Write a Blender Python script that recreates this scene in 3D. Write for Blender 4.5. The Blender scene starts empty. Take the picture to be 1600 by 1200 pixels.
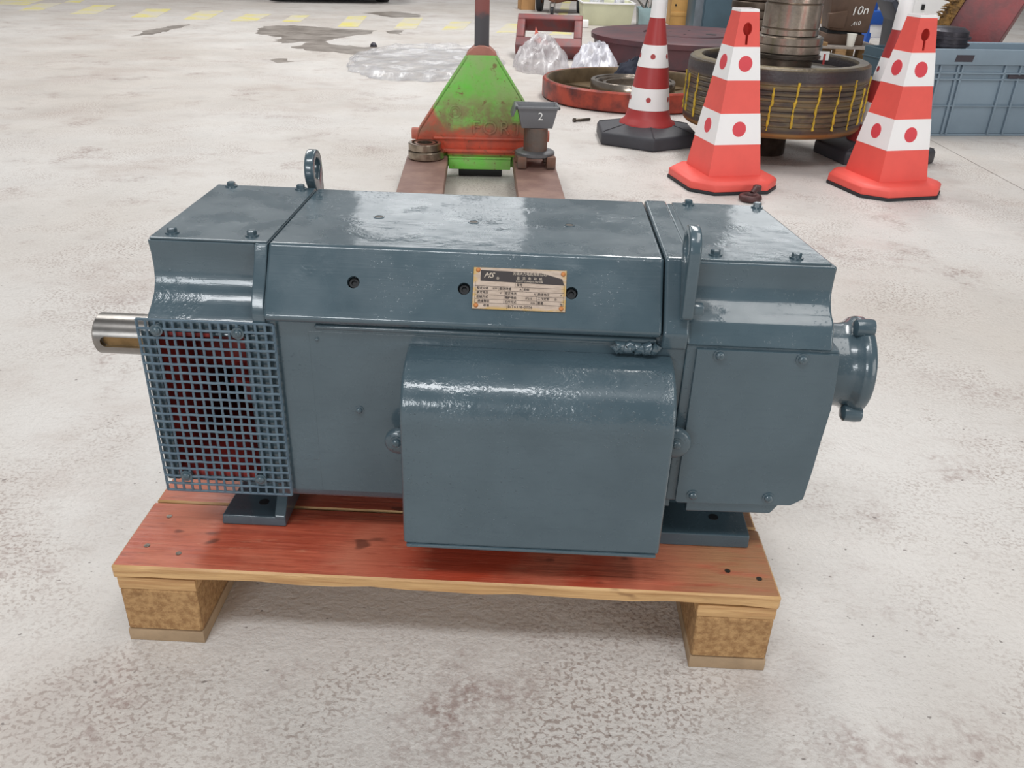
import bpy, bmesh, math, random
from mathutils import Vector, Matrix, noise as mnoise

# ------------------------------------------------------------------ camera, world, lights
scene = bpy.context.scene
COL = scene.collection
RND = random.Random(7)
PI = math.pi

F_PX, PITCH, ROLL, YAW = 1329.5, 0.4865, 0.0340, 0.0206
CAM = Vector((0.6115, -0.9753, 1.0026))
fw = Vector((-math.sin(YAW) * math.cos(PITCH), math.cos(YAW) * math.cos(PITCH), -math.sin(PITCH)))
rt = Vector((math.cos(YAW), math.sin(YAW), 0))
up = rt.cross(fw)
rt2 = math.cos(ROLL) * rt + math.sin(ROLL) * up
up2 = -math.sin(ROLL) * rt + math.cos(ROLL) * up
cam_data = bpy.data.cameras.new('camera')
cam = bpy.data.objects.new('camera', cam_data)
COL.objects.link(cam)
M = Matrix((rt2, up2, -fw)).transposed().to_4x4()
M.translation = CAM
cam.matrix_world = M
cam_data.sensor_fit = 'HORIZONTAL'
cam_data.sensor_width = 36.0
cam_data.lens = F_PX / 1600.0 * 36.0
cam_data.clip_start = 0.05
cam_data.clip_end = 200
scene.camera = cam

world = bpy.data.worlds.new('hall_daylight')
scene.world = world
world.use_nodes = True
bg = world.node_tree.nodes['Background']
bg.inputs[0].default_value = (0.97, 0.985, 1.0, 1)
bg.inputs[1].default_value = 0.25

def area(name, loc, target, sx, sy, power, col=(1, 1, 1)):
    d = bpy.data.lights.new(name, 'AREA')
    d.shape = 'RECTANGLE'; d.size = sx; d.size_y = sy; d.energy = power; d.color = col
    o = bpy.data.objects.new(name, d); COL.objects.link(o)
    o.location = loc
    o.rotation_euler = (Vector(target) - Vector(loc)).to_track_quat('-Z', 'Y').to_euler()
    return o
# roof lights of the hall (long translucent strips) and the open hall gate to the right behind the camera
area('roof_light_a', (-0.9, -3.0, 7.2), (-0.9, -3.0, 0), 4.0, 1.2, 290, (0.96, 0.98, 1.0))
area('roof_light_b', (3.0, -1.6, 7.2), (3.0, -1.6, 0), 1.3, 6.0, 165, (1.0, 0.99, 0.97))
area('roof_light_c', (2.2, 8.0, 7.2), (2.2, 8.0, 0), 1.3, 9.0, 580, (1.0, 0.99, 0.97))
area('roof_light_d', (-3.6, 8.0, 7.2), (-3.6, 8.0, 0), 1.3, 9.0, 560, (1.0, 0.99, 0.97))
area('hall_gate', (7.5, -5.5, 2.6), (0.5, 1.5, 0.3), 4.5, 4.2, 225, (1.0, 0.98, 0.95))
area('hall_window', (-2.6, -9.0, 3.6), (0.3, 0.0, 0.5), 3.6, 2.0, 340, (0.93, 0.97, 1.0))
area('far_window_a', (-2.2, 24.0, 7.4), (0.5, 0.0, 0.6), 5.0, 3.0, 120, (0.97, 0.99, 1.0))
area('far_window_b', (8.2, 24.0, 7.4), (0.5, 0.0, 0.6), 3.4, 3.0, 82, (0.97, 0.99, 1.0))

vs = scene.view_settings
vs.view_transform = 'Standard'
vs.look = 'None'
vs.exposure = -0.30
vs.gamma = 1.0
vs.use_curve_mapping = False

# ------------------------------------------------------------------ material helpers
def S(r, g, b, a=1.0):
    f = lambda c: (c / 255 / 12.92) if c / 255 <= 0.04045 else ((c / 255 + 0.055) / 1.055) ** 2.4
    return (f(r), f(g), f(b), a)

class Mat:
    def __init__(s, name, rough=0.5, metal=0.0, coat=0.0, spec=0.5):
        s.m = bpy.data.materials.new(name); s.m.use_nodes = True
        s.nt = s.m.node_tree; s.b = s.nt.nodes['Principled BSDF']
        s.b.inputs['Roughness'].default_value = rough
        s.b.inputs['Metallic'].default_value = metal
        s.b.inputs['Specular IOR Level'].default_value = spec
        if coat: s.b.inputs['Coat Weight'].default_value = coat; s.b.inputs['Coat Roughness'].default_value = 0.06
        s._n = None
    def node(s, t, **kw):
        n = s.nt.nodes.new(t)
        for k, v in kw.items(): setattr(n, k, v)
        return n
    def link(s, a, b): s.nt.links.new(a, b)
    def coord(s, kind='Object', scale=(1, 1, 1), rot=(0, 0, 0), loc=(0, 0, 0)):
        if kind == 'World': src = s.node('ShaderNodeNewGeometry').outputs['Position']
        else: src = s.node('ShaderNodeTexCoord').outputs[kind]
        mp = s.node('ShaderNodeMapping')
        mp.inputs['Scale'].default_value = scale; mp.inputs['Rotation'].default_value = rot; mp.inputs['Location'].default_value = loc
        s.link(src, mp.inputs['Vector'])
        return mp.outputs[0]
    def noise(s, vec, scale, detail=3, rough=0.55, dist=0.0):
        n = s.node('ShaderNodeTexNoise')
        n.inputs['Scale'].default_value = scale; n.inputs['Detail'].default_value = detail
        n.inputs['Roughness'].default_value = rough; n.inputs['Distortion'].default_value = dist
        s.link(vec, n.inputs['Vector'])
        return n.outputs['Fac']
    def ramp(s, fac, a, b, va=0.0, vb=1.0):
        n = s.node('ShaderNodeMapRange'); n.inputs['From Min'].default_value = a; n.inputs['From Max'].default_value = b
        n.inputs['To Min'].default_value = va; n.inputs['To Max'].default_value = vb
        n.interpolation_type = 'SMOOTHSTEP'
        s.link(fac, n.inputs['Value']); return n.outputs[0]
    def mix(s, fac, a, b):
        n = s.node('ShaderNodeMix', data_type='RGBA')
        if isinstance(fac, (int, float)): n.inputs[0].default_value = fac
        else: s.link(fac, n.inputs[0])
        for i, c in ((6, a), (7, b)):
            if isinstance(c, tuple): n.inputs[i].default_value = c
            else: s.link(c, n.inputs[i])
        return n.outputs[2]
    def math(s, op, a, b=0.0):
        n = s.node('ShaderNodeMath', operation=op)
        for i, c in ((0, a), (1, b)):
            if isinstance(c, (int, float)): n.inputs[i].default_value = c
            else: s.link(c, n.inputs[i])
        return n.outputs[0]
    def sep(s, vec):
        n = s.node('ShaderNodeSeparateXYZ'); s.link(vec, n.inputs[0]); return n.outputs
    def col(s, c):
        if isinstance(c, tuple): s.b.inputs['Base Color'].default_value = c
        else: s.link(c, s.b.inputs['Base Color'])
        return s
    def rough(s, c): s.link(c, s.b.inputs['Roughness']); return s
    def bump(s, h, dist=0.002, strength=1.0):
        n = s.node('ShaderNodeBump'); n.inputs['Distance'].default_value = dist; n.inputs['Strength'].default_value = strength
        s.link(h, n.inputs['Height'])
        if s._n is not None: s.link(s._n, n.inputs['Normal'])
        s._n = n.outputs[0]; s.link(s._n, s.b.inputs['Normal'])
        if s.b.inputs['Coat Weight'].default_value > 0: s.link(s._n, s.b.inputs['Coat Normal'])
        return s

def simple(name, c, rough=0.5, metal=0.0, var=0.12, scale=8, bump=0.0, bscale=60, coat=0.0, dark=None, spec=0.5):
    m = Mat(name, rough, metal, coat, spec)
    v = m.coord('Object')
    n = m.noise(v, scale, 5, 0.6)
    d = dark if dark else tuple(x * (1 - var * 2) for x in c[:3]) + (1,)
    m.col(m.mix(m.ramp(n, 0.35, 0.7), c, d))
    if bump: m.bump(m.noise(v, bscale, 4), bump)
    return m.m

# glossy blue grey brush paint on the motor
def paint_mat(name, lumps=1.0, streak=1.0, zband=False):
    m = Mat(name, 0.3, 0.0, 0.75, 0.45)
    m.b.inputs['Coat Roughness'].default_value = 0.045
    v = m.coord('World')
    n1 = m.noise(v, 7, 4); n2 = m.noise(m.coord('World', (6, 40, 40)), 5, 4)
    c = m.mix(m.ramp(n1, 0.3, 0.7), S(65, 83, 92), S(74, 92, 101))
    c = m.mix(m.ramp(n2, 0.5, 0.8, 0, 0.30), c, S(56, 73, 85))
    m.col(c)
    m.rough(m.ramp(m.noise(v, 16, 4), 0.3, 0.75, 0.22, 0.40))
    # drips and lumps of thick paint in patches
    patch = m.ramp(m.noise(v, 13, 3), 0.54, 0.68, 0.02, 1.0)
    if zband:
        z = m.sep(v)[2]
        band = m.math('MULTIPLY', m.ramp(z, 0.40, 0.43), m.ramp(m.noise(v, 14, 3), 0.36, 0.58, 0.15, 1.0))
        patch = m.math('MAXIMUM', m.math('MULTIPLY', patch, 0.35), band)
    lump = m.math('MULTIPLY', m.noise(v, 190, 2, 0.5, 0.4), patch)
    m.bump(lump, 0.0006 * lumps)
    speck = m.math('MULTIPLY', m.ramp(m.noise(v, 240, 2), 0.62, 0.70), m.ramp(m.noise(v, 8, 3), 0.50, 0.62))
    m.bump(speck, 0.0003 * lumps)
    m.bump(m.noise(m.coord('World', (3, 60, 60)), 6, 3), 0.00011 * streak)
    m.bump(m.noise(v, 12, 2), 0.0010)
    return m.m
def matte_paint():
    m = Mat('blue_grey_wire_paint', 0.5, 0, 0, 0.35); v = m.coord('World')
    m.col(m.mix(m.ramp(m.noise(v, 60, 3), 0.3, 0.7), S(78, 97, 111), S(92, 110, 122))); return m.m
PAINT_WIRE = matte_paint()
PAINT = paint_mat('blue_grey_gloss_paint')
PAINT_LUMPY = paint_mat('blue_grey_lumpy_paint', 2.2, 0.6)
PAINT_BOX = paint_mat('blue_grey_box_paint', 1.5, 0.5, True)
PAINT_SMOOTH = paint_mat('blue_grey_smooth_paint', 0.5, 0.8)

def red_oxide():
    m = Mat('red_oxide_primer', 0.6)
    v = m.coord('World'); n = m.noise(v, 25, 4)
    m.col(m.mix(m.ramp(n, 0.3, 0.75), S(160, 54, 48), S(100, 34, 34)))
    return m.m
OXIDE = red_oxide()

STEEL = simple('bright_steel', S(150, 146, 142), 0.30, 1.0, 0.1, 30)
STEEL_DARK = simple('oily_dark_steel', S(104, 96, 88), 0.35, 0.8, 0.2, 18, 0.001, 60)
BLACK = simple('black_recess', S(26, 27, 30), 0.6)
RUBBER = simple('black_rubber', S(46, 47, 52), 0.62, 0, 0.15, 10, 0.001, 90)

# concrete floor
def floor_mat():
    m = Mat('worn_light_concrete', 0.55)
    v = m.coord('World')
    base = m.mix(m.ramp(m.noise(v, 0.55, 4), 0.35, 0.65), S(212, 208, 204), S(198, 191, 184))
    base = m.mix(m.ramp(m.noise(m.coord('World', (0.9, 1.2, 1), (0, 0, 0.6)), 1.5, 7, 0.68), 0.50, 0.74, 0, 0.6), base, S(178, 164, 156))
    # scuffed trowel marks
    tr = m.noise(m.coord('World', (3, 7, 1), (0, 0, 0.75)), 6, 6, 0.7)
    base = m.mix(m.ramp(tr, 0.54, 0.72, 0, 0.36), base, S(168, 158, 151))
    # worm-like dirty texture, in patches
    worm = m.noise(m.coord('World', (1, 1.15, 1)), 125, 2, 0.5, 0.4)
    patch = m.ramp(m.noise(v, 2.0, 5, 0.65), 0.42, 0.68)
    fac = m.math('MULTIPLY', m.ramp(worm, 0.49, 0.62), m.math('MULTIPLY', patch, 0.80))
    base = m.mix(fac, base, S(146, 130, 122))
    # broad grey brown smears broken up by fine grain
    sm = m.math('MULTIPLY', m.ramp(m.noise(v, 2.7, 7, 0.72), 0.53, 0.72), m.ramp(m.noise(v, 70, 3, 0.6), 0.34, 0.62))
    base = m.mix(m.math('MULTIPLY', sm, 0.95), base, S(150, 130, 124))
    grain = m.noise(m.coord('World', (1, 2.4, 1), (0, 0, -0.5)), 130, 3, 0.6)
    base = m.mix(m.ramp(grain, 0.56, 0.72, 0, 0.32), base, S(140, 128, 120))
    # small dark specks
    sp = m.noise(m.coord('World', (1, 1.6, 1), (0, 0, -0.4), (3, 5, 0)), 52, 2, 0.5)
    base = m.mix(m.ramp(sp, 0.70, 0.76, 0, 0.7), base, S(92, 80, 76))
    m.col(base)
    m.rough(m.ramp(m.noise(v, 4, 4), 0.3, 0.7, 0.42, 0.68))
    m.bump(m.noise(v, 90, 3, 0.6, 0.3), 0.0022)
    m.bump(m.noise(m.coord('World', (2.2, 5, 1), (0, 0, 0.5)), 9, 4), 0.002)
    return m.m
CONCRETE = floor_mat()

# ------------------------------------------------------------------ mesh helpers
class MB:
    def __init__(s): s.v = []; s.f = []
    def add(s, vs, fs):
        o = len(s.v); s.v += [tuple(p) for p in vs]; s.f += [tuple(i + o for i in f) for f in fs]; return s
    def box(s, x0, x1, y0, y1, z0, z1):
        return s.add([(x0,y0,z0),(x1,y0,z0),(x1,y1,z0),(x0,y1,z0),(x0,y0,z1),(x1,y0,z1),(x1,y1,z1),(x0,y1,z1)],
                     [(0,3,2,1),(4,5,6,7),(0,1,5,4),(1,2,6,5),(2,3,7,6),(3,0,4,7)])
    def hexa(s, bot, top):
        return s.add(list(bot) + list(top), [(0,3,2,1),(4,5,6,7),(0,1,5,4),(1,2,6,5),(2,3,7,6),(3,0,4,7)])
    def prism(s, poly, axis, a0, a1):
        def P(p, a): return {'x': (a, p[0], p[1]), 'y': (p[0], a, p[1]), 'z': (p[0], p[1], a)}[axis]
        n = len(poly)
        return s.add([P(p, a0) for p in poly] + [P(p, a1) for p in poly],
                     [tuple(range(n))[::-1], tuple(range(n, 2*n))] + [(i, (i+1) % n, n + (i+1) % n, n + i) for i in range(n)])
    def lathe(s, prof, c=(0,0,0), axis='z', n=32, closed=False, caps=True, ph=0.0):
        def P(r, h, a):
            u, w = r * math.cos(a), r * math.sin(a)
            p = {'z': (u, w, h), 'x': (h, u, w), 'y': (u, h, w)}[axis]
            return (p[0]+c[0], p[1]+c[1], p[2]+c[2])
        vs = [P(r, h, ph + 2*PI*k/n) for (r, h) in prof for k in range(n)]
        m = len(prof); fs = []
        for i in range(m if closed else m-1):
            j = (i+1) % m
            for k in range(n):
                l = (k+1) % n; fs.append((i*n+k, i*n+l, j*n+l, j*n+k))
        if caps and not closed:
            fs.append(tuple(range(n))[::-1]); fs.append(tuple(range((m-1)*n, m*n)))
        return s.add(vs, fs)
    def tube(s, path, r, n=8, closed=False):
        path = [Vector(p) for p in path]; m = len(path); vs = []; prev = None
        for i, p in enumerate(path):
            if closed: t = path[(i+1) % m] - path[i-1]
            else: t = path[min(i+1, m-1)] - path[max(i-1, 0)]
            t.normalize()
            if prev is None:
                prev = t.orthogonal().normalized()
            u = (prev - t * prev.dot(t)).normalized(); prev = u; w = t.cross(u)
            rr = r[i] if isinstance(r, (list, tuple)) else r
            vs += [p + rr * (math.cos(2*PI*k/n) * u + math.sin(2*PI*k/n) * w) for k in range(n)]
        fs = []
        for i in range(m if closed else m-1):
            j = (i+1) % m
            for k in range(n):
                l = (k+1) % n; fs.append((i*n+k, i*n+l, j*n+l, j*n+k))
        if not closed: fs.append(tuple(range(n))[::-1]); fs.append(tuple(range((m-1)*n, m*n)))
        return s.add(vs, fs)
    def xf(s, mat):
        s.v = [tuple(mat @ Vector(p)) for p in s.v]; return s
    def mesh(s, name, bevel=0.0, seg=2, smooth=38, minang=28):
        me = bpy.data.meshes.new(name)
        bm = bmesh.new()
        vv = [bm.verts.new(p) for p in s.v]
        for f in s.f:
            try: bm.faces.new([vv[i] for i in f])
            except ValueError: pass
        bmesh.ops.recalc_face_normals(bm, faces=bm.faces[:])
        if bevel:
            bm.normal_update()
            es = [e for e in bm.edges if len(e.link_faces) == 2 and e.calc_face_angle(0) > math.radians(minang)]
            if es: bmesh.ops.bevel(bm, geom=es, offset=bevel, segments=seg, profile=0.5, affect='EDGES', clamp_overlap=True)
        bm.to_mesh(me); bm.free()
        if smooth:
            me.polygons.foreach_set('use_smooth', [True] * len(me.polygons))
            me.set_sharp_from_angle(angle=math.radians(smooth))
        me.update()
        return me
    def build(s, name, mat, parent=None, wn=False, **kw):
        o = bpy.data.objects.new(name, s.mesh(name, **kw))
        COL.objects.link(o); o.data.materials.append(mat)
        if parent is not None: attach(o, parent)
        if wn:
            w = o.modifiers.new('weighted_normals', 'WEIGHTED_NORMAL'); w.keep_sharp = True
        return o

ORIGIN = {}
def attach(o, parent):
    """parts whose meshes are in the coordinates of the place keep them under a root that sits elsewhere"""
    o.parent = parent
    r = parent
    while r.parent is not None: r = r.parent
    if r.name in ORIGIN and parent.name in ORIGIN:
        o.matrix_parent_inverse = Matrix.Translation(-Vector(ORIGIN[parent.name]))

def tag(o, label, cat=None, group=None, kind=None):
    if label: o['label'] = label
    if cat: o['category'] = cat
    if group: o['group'] = group
    if kind: o['kind'] = kind
    return o
def thing(name, label, cat, loc=(0,0,0), rz=0.0, group=None, worldparts=False):
    o = bpy.data.objects.new(name, None); COL.objects.link(o)
    o.empty_display_size = 0.1
    o.location = loc; o.rotation_euler = (0, 0, rz)
    if worldparts: ORIGIN[o.name] = tuple(loc)
    return tag(o, label, cat, group)
def inst(me, name, mat, parent, loc, rot=(0,0,0), scale=1.0):
    o = bpy.data.objects.new(name, me); COL.objects.link(o)
    if not me.materials: me.materials.append(mat)
    if parent is not None: attach(o, parent)
    o.location = loc; o.rotation_euler = rot
    o.scale = (scale,)*3 if isinstance(scale, (int, float)) else scale
    return o
def text_mesh(body, size, depth=0.0003, shear=0.0, align='CENTER', spacing=1.0):
    c = bpy.data.curves.new('lettering', 'FONT'); c.body = body; c.size = size; c.extrude = depth; c.shear = shear
    c.align_x = align; c.align_y = 'CENTER'; c.space_character = spacing; c.resolution_u = 3
    o = bpy.data.objects.new('lettering', c); COL.objects.link(o)
    dg = bpy.context.evaluated_depsgraph_get()
    me = bpy.data.meshes.new_from_object(o.evaluated_get(dg))
    bpy.data.objects.remove(o); bpy.data.curves.remove(c)
    return me
def evaluated_boolean(base, cutter):
    md = base.modifiers.new('cut', 'BOOLEAN'); md.operation = 'DIFFERENCE'; md.object = cutter; md.solver = 'EXACT'
    dg = bpy.context.evaluated_depsgraph_get()
    me = bpy.data.meshes.new_from_object(base.evaluated_get(dg))
    base.modifiers.remove(md); base.data = me
    bpy.data.objects.remove(cutter)
def copy_tree(o, parent=None):
    c = o.copy(); COL.objects.link(c); c.parent = parent
    for ch in list(o.children): copy_tree(ch, c)
    return c

# fastener meshes, shared
def hex_bolt_mesh():
    b = MB(); b.lathe([(0.0098,0),(0.0098,0.002),(0.0075,0.002)], n=14)
    b.lathe([(0.0068,0.002),(0.0068,0.0068),(0.0055,0.0080)], n=6)
    return b.mesh('hex_bolt', smooth=30)
def screw_mesh():
    b = MB(); b.lathe([(0.0090,0),(0.0090,0.0018),(0.0065,0.0018)], n=16)
    b.lathe([(0.0062,0.0018),(0.0060,0.0042),(0.0045,0.0056),(0.0020,0.0060)], n=14)
    b.box(-0.0034,0.0034,-0.0006,0.0006,0.0052,0.0064); b.box(-0.0006,0.0006,-0.0034,0.0034,0.0052,0.0064)
    return b.mesh('screw', smooth=40)
HEX = hex_bolt_mesh(); SCREW = screw_mesh()
FACE_FRONT = (PI/2, 0, 0)      # local +Z looks towards -Y

# ------------------------------------------------------------------ floor
fl = MB()
JX0, JX1 = 2.925, 2.931
for (x0, x1, z) in ((-30, JX0, 0), (JX0, JX1, -0.012), (JX1, 40, 0)):
    fl.add([(x0,-12,z),(x1,-12,z),(x1,45,z),(x0,45,z)], [(0,1,2,3)])
fl.add([(JX0,-12,0),(JX0,45,0),(JX0,45,-.012),(JX0,-12,-.012),(JX1,-12,0),(JX1,45,0),(JX1,45,-.012),(JX1,-12,-.012)], [(0,1,2,3),(4,7,6,5)])
me = bpy.data.meshes.new('floor'); me.from_pydata(fl.v, [], fl.f)
floor = bpy.data.objects.new('floor', me); COL.objects.link(floor); me.materials.append(CONCRETE)
floor['kind'] = 'structure'; floor['label'] = 'pale worn concrete hall floor with brown scuffs'

def yellow_mat():
    m = Mat('worn_yellow_floor_paint', 0.6)
    v = m.coord('World'); n = m.noise(v, 2.2, 5, 0.65)
    m.col(m.mix(m.ramp(n, 0.34, 0.58), S(222, 210, 118), S(210, 203, 186)))
    return m.m
YEL = yellow_mat()
STRIPES = [
[(-5.73, 9.99), (-5.52, 10.09), (-5.83, 11.25), (-6.07, 11.13)],
[(-5.02, 9.83), (-4.76, 9.94), (-5.1, 11.25), (-5.35, 11.13)],
[(-4.23, 9.71), (-3.97, 9.82), (-4.25, 10.98), (-4.53, 10.85)],
[(-3.59, 9.63), (-3.33, 9.74), (-3.56, 10.97), (-3.83, 10.85)],
[(-3.05, 9.68), (-2.78, 9.79), (-2.87, 10.76), (-3.16, 10.64)],
[(-2.48, 9.82), (-2.28, 9.91), (-2.38, 10.77), (-2.59, 10.68)],
[(-1.74, 9.47), (-1.52, 9.55), (-1.68, 10.97), (-1.9, 10.88)],
[(-1.1, 9.48), (-0.85, 9.57), (-0.96, 11.08), (-1.18, 10.89)],
[(-0.55, 9.53), (-0.31, 9.62), (-0.3, 10.69), (-0.55, 10.59)],
[(0.08, 9.47), (0.37, 9.57), (0.44, 10.72), (0.15, 10.6)],
[(0.68, 9.4), (0.93, 9.48), (1.04, 10.43), (0.8, 10.34)],
[(0.77, 11.21), (0.91, 11.27), (1.08, 15.33), (0.94, 15.26)],
[(-6.33, 10.65), (-6.05, 10.75), (-6.3, 11.7), (-6.76, 11.39)],
[(-5.86, 11.35), (-5.69, 11.44), (-5.99, 12.35), (-6.15, 12.26)]]
for q in STRIPES:
    MB().prism(q, 'z', 0.0004, 0.0016).build('painted_stripe', YEL, floor, smooth=0)
def wet_mat():
    m = Mat('damp_dark_concrete', 0.3)
    v = m.coord('World'); n = m.noise(v, 3.5, 5, 0.65)
    m.col(m.mix(m.ramp(n, 0.35, 0.65), S(128, 118, 110), S(172, 163, 155)))
    return m.m
WET = wet_mat()
PUDDLES = [
[(-1.82, 11.43), (-1.66, 11.61), (-1.43, 11.82), (-1.05, 11.45), (-1.0, 10.97), (-1.37, 10.91), (-1.68, 11.28)],
[(-2.48, 8.83), (-2.51, 9.26), (-2.23, 9.44), (-1.91, 9.33), (-1.46, 9.27), (-1.27, 9.2), (-1.27, 8.85), (-1.42, 8.54), (-1.51, 8.2), (-1.56, 7.98), (-1.36, 7.79), (-0.96, 7.65), (-0.88, 7.14), (-1.16, 7.15), (-1.48, 7.29), (-1.74, 7.41), (-1.68, 7.75), (-1.7, 7.93), (-1.89, 7.79), (-2.0, 7.81), (-2.05, 8.26), (-2.22, 8.39), (-2.37, 8.46)],
[(-1.15, 9.24), (-0.97, 9.38), (-0.93, 8.9), (-1.09, 8.98)],
[(-3.42, 7.85), (-3.49, 8.39), (-3.45, 8.97), (-3.31, 9.18), (-3.29, 8.74), (-3.29, 8.08)],
[(-1.65, 6.53), (-1.62, 6.7), (-1.46, 6.54), (-1.54, 6.43)]]
for q in PUDDLES:
    pts = []
    for i, a in enumerate(q):                       # ragged drying edge
        b = q[(i+1) % len(q)]; n = max(2, int(math.dist(a, b) / 0.07))
        for k in range(n):
            t = k / n; pts.append((a[0]*(1-t)+b[0]*t + RND.uniform(-.03,.03), a[1]*(1-t)+b[1]*t + RND.uniform(-.05,.05)))
    MB().prism(pts, 'z', 0.0003, 0.0012).build('damp_patch', WET, floor, smooth=0)

# ------------------------------------------------------------------ wooden pallet under the motor
ZB = 0.150
def plank_mat(name, red):
    m = Mat(name, 0.5)
    v = m.coord('World')
    grain = m.noise(m.coord('World', (1.2, 24, 24)), 5, 5, 0.65, 0.4)
    wood = m.mix(m.ramp(grain, 0.3, 0.7), S(212, 172, 120), S(176, 132, 86))
    wood = m.mix(m.ramp(m.noise(m.coord('World', (1.5, 5, 5)), 5, 3), 0.66, 0.74, 0, 0.8), wood, S(112, 74, 44))
    if red:
        stain = m.mix(m.ramp(grain, 0.3, 0.72), S(198, 100, 74), S(160, 68, 48))
        stain = m.mix(m.ramp(m.noise(v, 4.5, 4), 0.38, 0.64, 0, 0.8), stain, S(208, 128, 100))
        stain = m.mix(m.ramp(m.noise(m.coord('World', (2.5, 14, 14)), 7, 5, 0.7), 0.52, 0.72, 0, 0.45), stain, S(118, 58, 42))
        # saturated wet-looking paint in the middle of the board
        x, y, z = m.sep(v)
        mid = m.math('MULTIPLY', m.ramp(x, 0.3, 0.5), m.ramp(x, 0.85, 0.68))
        mid = m.math('MULTIPLY', mid, m.ramp(m.noise(v, 9, 3), 0.3, 0.6))
        stain = m.mix(m.math('MULTIPLY', mid, 0.85), stain, S(176, 54, 26))
        # bare timber towards the right end
        bare = m.math('MULTIPLY', m.ramp(x, 0.78, 0.94), m.ramp(m.noise(m.coord('World', (2, 9, 9)), 4, 4), 0.22, 0.5))
        stain = m.mix(bare, stain, S(178, 128, 92))
        scr = m.noise(m.coord('World', (5, 30, 30), (0, 0, 0.9)), 6, 2)
        stain = m.mix(m.ramp(scr, 0.74, 0.79, 0, 0.6), stain, S(214, 160, 128))
        knot = m.noise(m.coord('World', (1, 1.7, 1), (0, 0, 0), (2.3, 1.1, 0)), 17, 1, 0.4)
        stain = m.mix(m.ramp(knot, 0.70, 0.76, 0, 0.75), stain, S(92, 48, 36))
        pale = m.noise(m.coord('World', (1.4, 6, 6)), 10, 5, 0.7)
        stain = m.mix(m.ramp(pale, 0.56, 0.74, 0, 0.5), stain, S(206, 142, 112))
        nz = m.sep(m.node('ShaderNodeNewGeometry').outputs['Normal'])[2]
        m.col(m.mix(m.ramp(nz, 0.74, 0.92), wood, stain))
    else:
        m.col(wood)
    m.bump(grain, 0.0016)
    m.rough(m.ramp(m.noise(v, 10, 3), 0.3, 0.7, 0.38, 0.62))
    return m.m
PLANK = plank_mat('red_stained_plank', True); PINE = plank_mat('pine_plank', False)
def chip_mat():
    m = Mat('pressed_chip_block', 0.8)
    v = m.coord('World'); n = m.noise(v, 90, 4, 0.7); n2 = m.noise(m.coord('World', (1, 1, 3)), 45, 4)
    c = m.mix(m.ramp(n, 0.35, 0.65), S(180, 142, 96), S(146, 108, 68))
    c = m.mix(m.ramp(n2, 0.60, 0.76, 0, 0.5), c, S(122, 88, 56))
    m.col(c); m.bump(n, 0.003); return m.m
CHIP = chip_mat()
GREYWOOD = simple('weathered_grey_board', S(172, 146, 116), 0.75, 0, 0.12, 14, 0.001, 50)

pal = thing('wooden_pallet', 'red stained wooden pallet on two rows of blocks under the blue motor', 'pallet', (0.5, 0.2, 0), worldparts=True)
def plank(x0, x1, y0, y1, z0, z1, name, mat, wob=0.0):
    n = 18; b = MB(); vs = []
    for i in range(n+1):
        x = x0 + (x1-x0)*i/n
        a = RND.uniform(-wob, wob) if 0 < i < n else 0
        c = RND.uniform(-wob, wob) if 0 < i < n else 0
        vs += [(x, y0+abs(a), z0+abs(c)), (x, y0, z1), (x, y1, z1), (x, y1, z0)]
    fs = [(0,1,2,3), tuple(n*4+k for k in (3,2,1,0))]
    for i in range(n):
        for k in range(4):
            l = (k+1) % 4; fs.append((i*4+k, (i+1)*4+k, (i+1)*4+l, i*4+l))
    b.add(vs, fs)
    return b.build(name, mat, pal, bevel=0.0032, seg=1)
plank(0.0, 1.0, 0.0, 0.163, ZB-0.025, ZB, 'deck_board', PLANK, 0.004)
plank(0.002, 0.998, 0.1665, 0.312, ZB-0.025, ZB-0.0005, 'deck_board', PLANK)
plank(0.001, 1.0, 0.3155, 0.46, ZB-0.025, ZB-0.0005, 'deck_board', PLANK)
for (x0, x1) in ((0.003, 0.122), (0.881, 0.9985)):
    MB().box(x0, x1, 0.004, 0.455, ZB-0.047, ZB-0.0252).build('stringer_board', PINE, pal, bevel=0.0015)
    for (y0, y1) in ((0.003, 0.145), (0.315, 0.455)):
        c = MB().box(x0+.001, x1-.001, y0, y1, 0.0222, ZB-0.0472)
        c.build('block', CHIP, pal, bevel=0.003, seg=1)
    MB().box(x0, x1, 0.002, 0.458, 0.0, 0.022).build('bottom_board', GREYWOOD, pal, bevel=0.0015)
for (x, y) in ((0.035,0.05),(0.09,0.035),(0.04,0.125),(0.93,0.055),(0.975,0.04)):
    b = MB().lathe([(0.0045,0),(0.0045,0.0008)], n=10)
    inst(b.mesh('nail_head', smooth=0), 'nail_head', STEEL_DARK, pal, (x, y, ZB))

# ------------------------------------------------------------------ the electric motor
Y0, ZA, ZT = 0.276, 0.403, 0.618
mot = thing('electric_motor', 'glossy blue grey painted electric motor with terminal box and mesh guard on the pallet', 'electric motor', (0.56, Y0, ZB), worldparts=True)
def mir(p): return [(2*Y0 - y, z) for (y, z) in reversed(p)]
def sym(front): return front + mir(front)

# stator frame (welded block between the end shields)
MB().prism(sym([(0.130, 0.206), (0.098, 0.226), (0.095, 0.24), (0.095, 0.524)]), 'x', 0.243, 0.828).build('stator_frame', PAINT, mot, bevel=0.004, wn=True)
# side panel, slightly proud, with its screw
MB().box(0.304, 0.835, 0.0942, 0.096, 0.238, 0.506).build('side_panel', PAINT_SMOOTH, mot, bevel=0.0012, wn=True)
inst(SCREW, 'screw', PAINT, mot, (0.3687, 0.0942, 0.383), FACE_FRONT, 0.75)
inst(SCREW, 'screw', PAINT, mot, (0.315, 0.0942, 0.494), FACE_FRONT, 0.4)
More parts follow.
